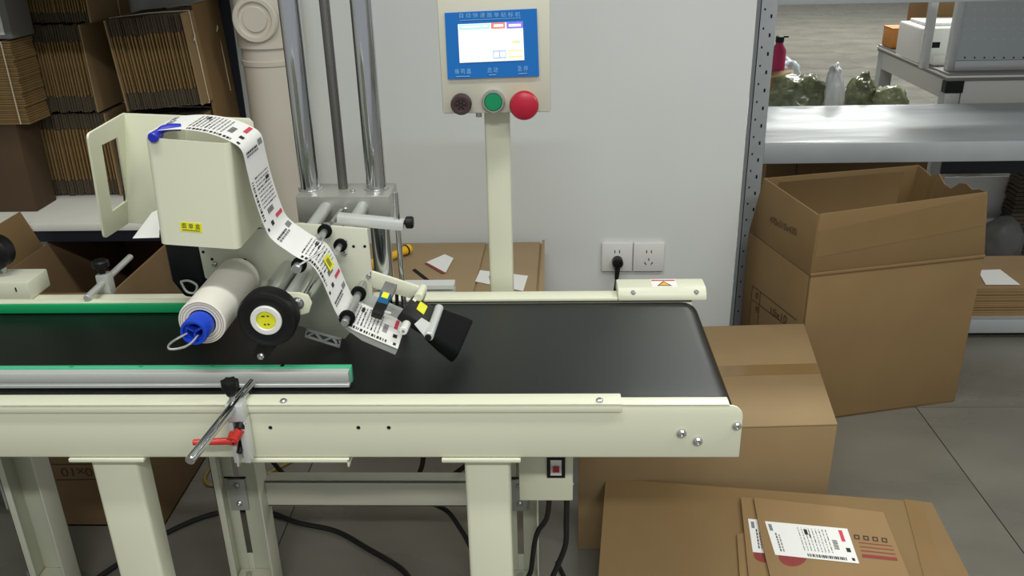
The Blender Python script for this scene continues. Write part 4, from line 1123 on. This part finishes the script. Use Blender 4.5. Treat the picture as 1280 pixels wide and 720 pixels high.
x1q = bx_(15, 20); bundle('topmost carton bundle of the left stack, cut off by the picture top', (x1q, yB-.006, z2t), bx_(112, 20)-x1q, 1.168-z2t, bdep, 26, seed=4, strings=(.7,))
# leaning bundle and the one under it
yl = yB-.02; 
p0 = PY(161, 140, yl); w_ = PY(253, 140, yl).x-p0.x; h_ = PY(145, 27, yl).z-p0.z
bundle('tied carton bundle leaning left, two strings of twine over it', (p0.x, yl, p0.z+.001), w_, h_, bdep+.012, 22, lean=-4, seed=5, strings=(.18, .88))
xq = bx_(158, 200); bundle('carton bundle under the leaning tied one, half hidden by label tray', (xq, yB, z3+.001), bx_(260, 200)-xq, p0.z-z3-.018, bdep, 22, seed=6, strings=(.4,))
# loose boards beside the leaning bundle, next to the pipe
q0 = PY(298, 140, 2.2)
lbd = tag(obj('loose_board', MB().hexa([Vector((q0.x-.030, 2.13, z3)), Vector((q0.x-.022, 2.13, z3)), Vector((q0.x-.022, WY-.01, z3)), Vector((q0.x-.030, WY-.01, z3)), Vector((q0.x-.050, 2.13, 1.08)), Vector((q0.x-.042, 2.13, 1.08)), Vector((q0.x-.042, WY-.01, 1.08)), Vector((q0.x-.050, WY-.01, 1.08))]), 'cardboard_b'), 'loose brown board upright between the leaning bundle and the drain pipe', 'board')
# far left: box with a flat stack on it and a grey carton above
yL = 1.96
rq = PY(46, 262, yL); rt = PY(31, 156, yL)
fb2 = thing('closed_carton', 'brown box at the left picture edge, shade put into its colour, standing on the white shelf', 'carton', (rq.x-.12, yL+.1, ZS))
obj('carton_body', MB().box((rq.x-.26, yL, ZS+.0008), (rq.x, yL+.092, rt.z-.004)), 'cardboard_shaded', fb2, bevel=.002)  # board colour darkened for the shade the box stands in
obj('top_flap', MB().box((rq.x-.26, yL, rt.z-.0038), (rq.x, yL+.047, rt.z)), 'cardboard_shaded', fb2)
obj('top_flap', MB().box((rq.x-.26, yL+.048, rt.z-.0038), (rq.x, yL+.092, rt.z)), 'cardboard_shaded', fb2)
zst = PY(20, 52, yL).z; nst = 18
ts = (zst-rt.z)/nst
stk_ = thing('carton_bundle', 'carton bundle of flat layers on the brown box with painted-in shade, left edge', 'carton bundle', (rq.x-.12, yL+.1, rt.z+.001), 'tied bundles of flattened cartons')
rr = random.Random(9); x_r = PY(24, 100, yL).x
proto = None
for i in range(nst):
    z = rt.z+.001+i*ts
    if proto is None:
        proto = obj('flat_carton', MB().box((x_r-.25, yL, z), (x_r, yL+.092, z+ts*.42)).box((x_r-.25, yL+.002, z+ts*.52), (x_r-.001, yL+.092, z+ts*.9)), 'cardboard_edge', stk_); base_loc = proto.location.copy(); continue
    o = proto.copy(); COL.objects.link(o); o.location = base_loc+Vector((rr.uniform(-.003, .003), rr.uniform(-.002, .002), i*ts))
obj('twine', MB().tube([(x_r-.02, yL-.002, rt.z+.002), (x_r-.02, yL-.002, zst), (x_r-.02, yL+.092, zst+.002)], .0016, 6), 'twine', stk_)
gq = PY(12, 30, yL)
gc = thing('storage_box', 'grey and white box at upper left corner, on the flat carton layers', 'box', (gq.x-.1, yL+.08, zst+.004))
obj('box_body', MB().box((gq.x-.2, yL, zst+.005), (gq.x, yL+.092, zst+.11)), 'grey_bag', gc, bevel=.004)
obj('white_band', MB().box((gq.x-.2, yL-.0012, zst+.015), (gq.x-.016, yL-.0002, zst+.10)), 'white_plastic', gc)

# ================================================================ GREY RACK ON THE RIGHT
YR = 2.50; RD = .50
rk = thing('steel_rack', 'grey perforated steel rack with open shelves at the right', 'rack', (1.3, YR+RD/2, 0))
xp = PY(953, 100, YR).x-.022
def post(x, y, sx, sy, showholes=False):
    mb = MB().box((x, y, 0), (x+sx*.045, y+sy*.002, 1.9)); mb.box((x, y, 0), (x+sx*.002, y+sy*.045, 1.9))
    o = obj('rack_post', mb, 'rack_grey', rk)
    if showholes:
        hb_ = MB(); z = .08
        while z < 1.5:
            hb_.box((x+.028, y-.0006, z), (x+.033, y+.0004, z+.010)); hb_.box((x+.010, y-.0006, z+.02), (x+.014, y+.0004, z+.026)); z += .05
        obj('post_holes', hb_, 'hole', o)['kind'] = 'stuff'
    return o
xr_ = 2.35
post(xp, YR, 1, 1, True); post(xp, YR+RD, 1, -1); post(xr_, YR, -1, 1); post(xr_, YR+RD, -1, -1)
zm = PY(1100, 178.5, YR).z; zm0 = PY(1100, 203, YR).z
zu = PY(1000, 6, YR).z
zlw = PY(1250, 400, YR).z; zlw0 = PY(1250, 416, YR).z
def shelf(z, zb, nm='rack_shelf'):
    o = obj('shelf_panel', MB().box((xp+.006, YR+.004, z-.006), (xr_-.006, YR+RD-.004, z)), 'rack_shelf', rk)
    obj('front_beam', MB().box((xp+.045, YR-.002, zb), (xr_-.045, YR+.014, z+.0005)), 'rack_grey', rk, bevel=.0015)
    obj('back_beam', MB().box((xp+.045, YR+RD-.014, zb), (xr_-.045, YR+RD+.002, z+.0005)), 'rack_grey', rk, bevel=.0015)
shelf(zm, zm0); shelf(zu+.045, zu); shelf(zlw, zlw0)
# things on the low shelf
def stack_board(x0, x1, y0, y1, z, n, t, label, top=True):
    r_ = random.Random(n)
    for i in range(n):
        dx_, dy_ = r_.uniform(-.006, .006), r_.uniform(-.004, .004)
        o = thing('flat_carton', (label % (['lowest', 'second lowest', 'third lowest', 'fourth lowest', 'middle', 'fourth highest', 'third highest', 'second highest', 'topmost'][i])), 'carton', ((x0+x1)/2, (y0+y1)/2, z+i*t), 'flat cartons on the low shelf')
        obj('board_layer', MB().box((x0+dx_, y0+dy_, z+i*t+.0002), (x1+dx_, y1+dy_, z+i*t+t*.42)), 'cardboard_pale', o)
        obj('board_layer', MB().box((x0+dx_+.002, y0+dy_+.002, z+i*t+t*.52), (x1+dx_, y1+dy_, z+i*t+t*.92)), 'cardboard_pale', o)
    return z+n*t
xs0 = PY(1212, 380, YR+.04).x
zt8 = stack_board(xs0-.05, xs0+.36, YR+.03, YR+.30, zlw+.001, 9, .0105, '%s flat carton of the stack on the low rack shelf')
tag(obj('paper_sheet', MB().slab([PZ(1222, 338, zt8+.0012), PZ(1250, 337, zt8+.0012), PZ(1275, 356, zt8+.0012), PZ(1232, 356, zt8+.0012)], (0, 0, .001)), 'paper'), 'white sheet on the flat cartons of the low shelf', 'paper')
# grey bag and white bin beyond
def blob(name, c, r, m, label, cat, seed=0, amp=.18, parent=None, flat=True):
    bm = bmesh.new(); bmesh.ops.create_icosphere(bm, subdivisions=4, radius=1)
    for v in bm.verts:
        d = v.co.normalized(); n = noise.noise(d*1.7+Vector((seed, 0, 0)))*amp + noise.noise(d*4.5+Vector((0, seed, 0)))*amp*.45+(.5-abs(noise.noise(d*5+Vector((0, 0, seed)))*2))*amp*.5+noise.noise(d*12)*amp*.2
        p = d*(1+n); 
        if flat and p.z < -.55: p.z = -.55
        v.co = Vector((p.x*r[0], p.y*r[1], (p.z+.55)*r[2] if flat else p.z*r[2]))
    me = bpy.data.meshes.new(name); bm.to_mesh(me); bm.free()
    me.polygons.foreach_set('use_smooth', [True]*len(me.polygons)); me.materials.append(MATS[m])
    o = bpy.data.objects.new(name, me); COL.objects.link(o); o.location = c; W[o] = Vector(c)
    if parent: o.parent = parent; o.location = Vector(c)-W[parent]
    elif label: tag(o, label, cat)
    return o
gz = PY(1252, 316, YR+.42)
blob('grey_bag', (PY(1250, 300, 3.14).x, 3.14, .001), (.085, .07, .115), 'grey_bag', 'dark grey bag on the floor behind the rack, right of the tall open carton', 'bag', 3, .12)
wq = PY(1232, 262, 3.25); wz = PY(1232, 221, 3.25).z
wb = thing('white_bin', 'white bin on the floor seen between the rack shelves', 'bin', (wq.x, 3.4, 0))
mb = MB()
xw0, xw1 = PY(1172, 240, 3.25).x, PY(1279, 240, 3.25).x
z0w = 0; z1w = wz
def ringbox(x0, x1, y0, y1, z0, z1, t, m, nm):
    obj(nm, MB().box((x0, y0, z0), (x1, y0+t, z1)), m, wb); obj(nm, MB().box((x0, y1-t, z0), (x1, y1, z1)), m, wb)
    obj(nm, MB().box((x0, y0+t, z0), (x0+t, y1-t, z1)), m, wb); obj(nm, MB().box((x1-t, y0+t, z0), (x1, y1-t, z1)), m, wb)
ringbox(xw0, xw1, 3.25, 3.6, z0w, z1w, .006, 'white_plastic', 'bin_side')
obj('bin_bottom', MB().box((xw0, 3.25, .001), (xw1, 3.6, .006)), 'white_plastic', wb)
# dark panel across the back under the middle shelf
dk = PY(1230, 215, YR+RD+.01)
zd0, zd1 = PY(1230, 216, YR+RD+.012).z, PY(1230, 196, YR+RD+.012).z
obj('back_brace', MB().box((PY(1178, 205, YR+RD).x, YR+RD+.003, zd0), (xr_, YR+RD+.02, zd1+.02)), 'shelf_blue', rk)
sx0 = PY(1166, 205, YR+RD-.03).x
obj('shelf_strut', MB().box((sx0, YR+RD-.03, zlw), (sx0+.028, YR+RD-.016, zm0)), 'rack_grey', rk)
# brown carton on the low shelf behind the open carton
yq = YR+.22
cA = PY(958, 205, yq); cB = PY(1160, 205, yq)
bcx = thing('closed_carton', 'brown box deep on the low shelf behind the tall open carton', 'carton', ((cA.x+cB.x)/2, yq+.1, zlw))
zq = min(zm0-.008, PY(1000, 198, yq).z)
midx = cA.x+(cB.x-cA.x)*.19
obj('carton_body', MB().box((cA.x, yq, zlw+.001), (cB.x, yq+.22, zq)), 'cardboard_b', bcx, bevel=.002)
obj('carton_seam', MB().box((midx-.0012, yq-.0008, zlw+.01), (midx+.0012, yq-.0001, zq-.004)), 'ink', bcx)
rq2 = PY(1268, 285, 3.16)
zz = .001
cst = thing('carton_stack', 'upright bundle of cartons at the right picture edge, behind the rack', 'carton bundle', (rq2.x+.1, 3.23, zz))
x00 = PY(1270, 250, 3.16).x; z_top = PY(1274, 214, 3.16).z
n_s = 22; hh = (z_top-zz)/n_s
pr_ = None
for i in range(n_s):
    if pr_ is None:
        pr_ = obj('flat_carton', MB().hexa([Vector((x00, 3.16, zz)), Vector((x00+.25, 3.16, zz)), Vector((x00+.25, 3.24, zz)), Vector((x00, 3.24, zz)), Vector((x00, 3.16, zz+hh*.8)), Vector((x00+.25, 3.16, zz+hh*.8)), Vector((x00+.25, 3.24, zz+hh*.8)), Vector((x00, 3.24, zz+hh*.8))]), 'cardboard_grey', cst); bl0 = pr_.location.copy(); continue
    o = pr_.copy(); COL.objects.link(o); o.location = bl0+Vector((random.uniform(-.004, .004), 0, i*hh))

# ================================================================ BEYOND THE RACK
# low table with green bags
ZT = .56; YT = 3.10
lt = thing('low_table', 'low white table behind the rack carrying the green bags', 'table', (.95, YT+.2, 0))
tx0, tx1 = .62, 1.26
obj('table_top', MB().box((tx0, YT-.04, ZT-.02), (tx1, YT+.40, ZT)), 'desk_white', lt, bevel=.002)
for xx in (tx0+.02, tx1-.06):
    for yy in (YT-.02, YT+.34): obj('table_leg', MB().box((xx, yy, 0), (xx+.04, yy+.04, ZT-.0205)), 'desk_white', lt)
def onT(px, y): return PY(px, 120, y).x
def bagz(px, py, y): return PY(px, py, y).z
x = onT(1000, YT+.08); blob('packed_bag', (x-.012, YT+.06, ZT+.001), (.108, .055, (bagz(1000, 95, YT+.08)-ZT)/1.5), 'bag_green', 'dark green packed bag behind the rack, nearest the perforated post', 'bag', 5, .25)
x = onT(1038, YT+.04); blob('packed_bag', (x+.004, YT+.03, ZT+.001), (.036, .04, (bagz(1038, 84, YT+.04)-ZT)/1.5), 'bag_clear', 'clear plastic bag between the two larger green bags behind the rack', 'bag', 8, .2)
x = onT(1074, YT+.08); blob('packed_bag', (x, YT+.08, ZT+.001), (.056, .05, (bagz(1074, 96, YT+.08)-ZT)/1.5), 'bag_green', 'green striped bag in the middle of the bags behind the rack', 'bag', 11, .3)
x = onT(1108, YT+.06); blob('packed_bag', (x+.008, YT+.05, ZT+.001), (.062, .05, (bagz(1108, 108, YT+.06)-ZT)/1.5), 'bag_green2', 'pale green bag, rightmost of the bags behind the rack', 'bag', 14, .28)
x = onT(985, YT+.22); blob('packed_bag', (x, YT+.31, ZT+.001), (.07, .045, (bagz(985, 78, YT+.24)-ZT)/1.5), 'pale_blue', 'pale blue bag behind the dark green bag', 'bag', 17, .2)
x = onT(968, YT+.20); o = thing('bottle', 'dark pink bottle with black cap behind the perforated rack post', 'bottle', (x, YT+.2, ZT))
zb0, zb1 = ZT+.001, bagz(968, 45, YT+.2)
obj('bottle_body', MB().lathe((x, YT+.2, zb0), Z3, [(0, .024), (.004, .026), (zb1-zb0-.05, .026), (zb1-zb0-.03, .014), (zb1-zb0-.018, .012)], 24), 'pink', o)
obj('bottle_cap', MB().lathe((x, YT+.2, zb1-.022), Z3, [(0, .015), (.02, .015), (.022, .012)], 18), 'black', o)
obj('cap_spout', MB().box((x+.008, YT+.195, zb1-.006), (x+.030, YT+.205, zb1)), 'black', o)
x = onT(975, YT+.14); tag(obj('small_parcel', MB().hexa([Vector((x-.05, YT+.12, ZT+.001)), Vector((x+.035, YT+.10, ZT+.001)), Vector((x+.045, YT+.16, ZT+.001)), Vector((x-.04, YT+.18, ZT+.001)), Vector((x-.05, YT+.12, bagz(970, 96, YT+.14))), Vector((x+.035, YT+.10, bagz(980, 90, YT+.14))), Vector((x+.045, YT+.16, bagz(980, 88, YT+.14))), Vector((x-.04, YT+.18, bagz(970, 92, YT+.14)))]), 'cardboard_pale', bevel=.004), 'small beige parcel beside the dark pink bottle', 'parcel')

# workbench with perforated screen
ZD = .72; d0 = PZ(1185, 92, ZD); d1 = PZ(1105, 55, ZD)
YD = max(d0.y, YR+RD+.06); xd = d0.x
YE = d1.y
wkb = thing('workbench', 'grey topped workbench with perforated screen at the upper right', 'desk', (xd+.5, (YD+YE)/2, 0))
obj('bench_top', MB().box((xd, YD, ZD-.026), (xd+1.3, YE, ZD)), 'desk_grey', wkb, bevel=.002)
obj('edge_band', MB().box((xd-.003, YD-.003, ZD-.014), (xd+1.303, YE+.003, ZD-.008)), 'white_plastic', wkb)
obj('corner_cap', MB().box((xd-.001, YD-.001, ZD-.066), (xd+.06, YD+.03, ZD-.0265)), 'black', wkb)
obj('apron', MB().box((xd+.06, YD+.008, ZD-.12), (xd+1.24, YD+.02, ZD-.0265)), 'desk_white', wkb)
obj('apron', MB().box((xd+.006, YD+.03, ZD-.09), (xd+.018, YE-.04, ZD-.0265)), 'desk_white', wkb)
for xx, yy in ((xd+.004, YD+.004), (xd+.004, YE-.054), (xd+1.24, YD+.004), (xd+1.24, YE-.054)):
    obj('bench_leg', MB().box((xx, yy, 0), (xx+.05, yy+.05, ZD-.067 if yy < YD+.01 else ZD-.027)), 'alu_dull', wkb, bevel=.002)
ysn = YD+.05
xs_0 = PY(1192, 60, ysn).x
scr = obj('screen_panel', MB().box((xs_0+.012, ysn, ZD+.035), (xd+1.28, ysn+.012, ZD+.48)), 'peg_grey', wkb)
obj('screen_frame', MB().box((xs_0-.014, ysn-.006, ZD+.0005), (xs_0+.0115, ysn+.02, ZD+.48)), 'alu', wkb, bevel=.002)
obj('screen_frame', MB().box((xs_0+.0115, ysn-.006, ZD+.0005), (xd+1.28, ysn+.02, ZD+.0345)), 'alu', wkb, bevel=.002)
hm = MB(); hw2 = MB()
for py, ms in ((72, 'd'), (49, 'w'), (36, 'w'), (24, 'w'), (12, 'w')):
    pxx = 1206.0
    while pxx < 1282:
        q = PY(pxx, py, ysn)
        (hm if ms == 'd' else hw2).cyl((q.x, ysn-.0004, q.z), (q.x, ysn+.002, q.z), .0032, 8); pxx += 12.2
obj('peg_holes', hm, 'hole', scr)['kind'] = 'stuff'; obj('peg_holes', hw2, 'white_plastic', scr)['kind'] = 'stuff'
ux = PY(1165, 30, ysn+.05).x
obj('upright', MB().box((ux-.013, ysn+.05, ZD+.0005), (ux+.013, ysn+.076, ZD+.6)), 'alu', wkb, bevel=.002)
# printer, orange box, cartons on the bench
yp_ = YD+.20
pa_, pb_ = PY(1131, 58, yp_+.12), PY(1186, 64, yp_)
prn = thing('label_printer', 'white desktop printer on the grey workbench', 'printer', (pa_.x+.1, yp_+.1, ZD))
x0p, x1p = pa_.x+.005, pa_.x+.22
zpt = PY(1150, 33, yp_+.05).z
obj('printer_body', MB().box((x0p, yp_, ZD+.001), (x1p, yp_+.22, max(zpt, ZD+.09))), 'white_plastic', prn, bevel=.008, bseg=3)
obj('printer_lid', MB().box((x0p+.03, yp_+.05, max(zpt, ZD+.09)), (x1p-.03, yp_+.20, max(zpt, ZD+.09)+.012)), 'white_plastic', prn, bevel=.004)
obj('printer_tray', MB().box((x0p+.035, yp_-.05, ZD+.001), (x1p-.03, yp_-.0005, ZD+.035)), 'white_plastic', prn, bevel=.004)
for dx_ in (.035, .12): obj('printer_slot', MB().box((x0p+dx_, yp_-.0015, ZD+.055), (x0p+dx_+.035, yp_-.0002, ZD+.075)), 'hole', prn)
ob = PY(1105, 55, YE-.06); obx0, obx1 = xd+.006, xd+.10
otop = PY(1115, 36, YE-.1).z
orb = thing('small_box', 'small orange cardboard box at the workbench corner', 'box', (obx0+.05, YE-.08, ZD))
obj('box_body', MB().box((obx0, YE-.12, ZD+.001), (obx1, YE-.02, max(otop, ZD+.05))), 'orange', orb, bevel=.003)
obj('box_lid', MB().box((obx0-.001, YE-.121, max(otop, ZD+.05)), (obx1+.001, YE-.019, max(otop, ZD+.05)+.004)), 'orange', orb)
kx0 = PY(1158, 15, YE-.2).x
kz = PY(1170, 26, YE+.2).z
kc = thing('closed_carton', 'brown carton at the back of the workbench, at the top picture edge', 'carton', (kx0+.1, YE-.12, ZD))
obj('carton_body', MB().box((kx0, YE-.2, ZD+.001), (kx0+.24, YE-.02, 1.06)), 'cardboard_b', kc, bevel=.002)
obj('top_flap', MB().box((kx0, YE-.2, 1.06), (kx0+.24, YE-.111, 1.064)), 'cardboard_b', kc)
obj('top_flap', MB().box((kx0, YE-.109, 1.06), (kx0+.24, YE-.02, 1.064)), 'cardboard_b', kc)

# ================================================================ CABLES
def cable(label, pts, r=.0055, m='cable', nm='power_cable'):
    return tag(obj(nm, MB().tube(smooth(pts, 10), r, 10), m), label, 'cable')
G = lambda px, py: PZ(px, py, .006)
cable('black cable snaking over the floor between the conveyor legs', [G(120, 724), G(160, 697), G(205, 668), G(255, 646), G(300, 637), G(335, 640), G(372, 653), G(420, 664), G(460, 686), G(500, 710), G(516, 730)], .0058)
sbz = zlo
c0 = Vector((PY(688, 628, ys+.05).x, ys+.05, sbz-.002)); c1_ = Vector((PY(709, 628, ys+.05).x, ys+.05, sbz-.002))
cable('black cable hanging from the switch box, nearer its left side', [c0, PY(684, 645, ys+.06), PY(673, 663, ys+.07), PY(668, 680, ys+.075), PY(664, 712, ys+.08), PY(660, 740, ys+.09), Vector((.06, ys+.14, .006)), Vector((.02, ys+.3, .006))], .0046)
cable('black cable hanging from the right side of the switch box', [c1_, PY(708, 650, ys+.055), PY(707, 680, ys+.06), PY(698, 705, ys+.06), PY(688, 728, ys+.06), PY(680, 760, ys+.06), Vector((.03, ys+.1, .006)), Vector((-.05, ys+.22, .006))], .0050)
cable('black cable dropping behind the crossbar to the right front leg', [PY(530, 560, 1.46), PY(528, 580, 1.46), PY(522, 605, 1.47), PY(536, 626, 1.48), PY(560, 640, 1.5), PY(578, 665, 1.5), PZ(600, 700, .006), PZ(640, 720, .006)], .0050)
cable('short black cable slanting up behind the right front leg', [PY(555, 600, 1.42), PY(570, 591, 1.42), PY(590, 576, 1.42), PY(610, 562, 1.42)], .0050)
cable('black cable slanting down behind the clamp, over yellow cable', [PY(330, 560, 1.44), PY(341, 577, 1.45), PY(352, 590, 1.46), PY(364, 602, 1.47), PY(380, 620, 1.48)], .0048)
cable('yellow cable lying on the floor behind the left rear leg', [G(262, 585), G(256, 597), G(262, 606), G(285, 604), G(320, 597), G(345, 586), G(372, 572)], .0045, 'cable_yellow', 'yellow_cable')
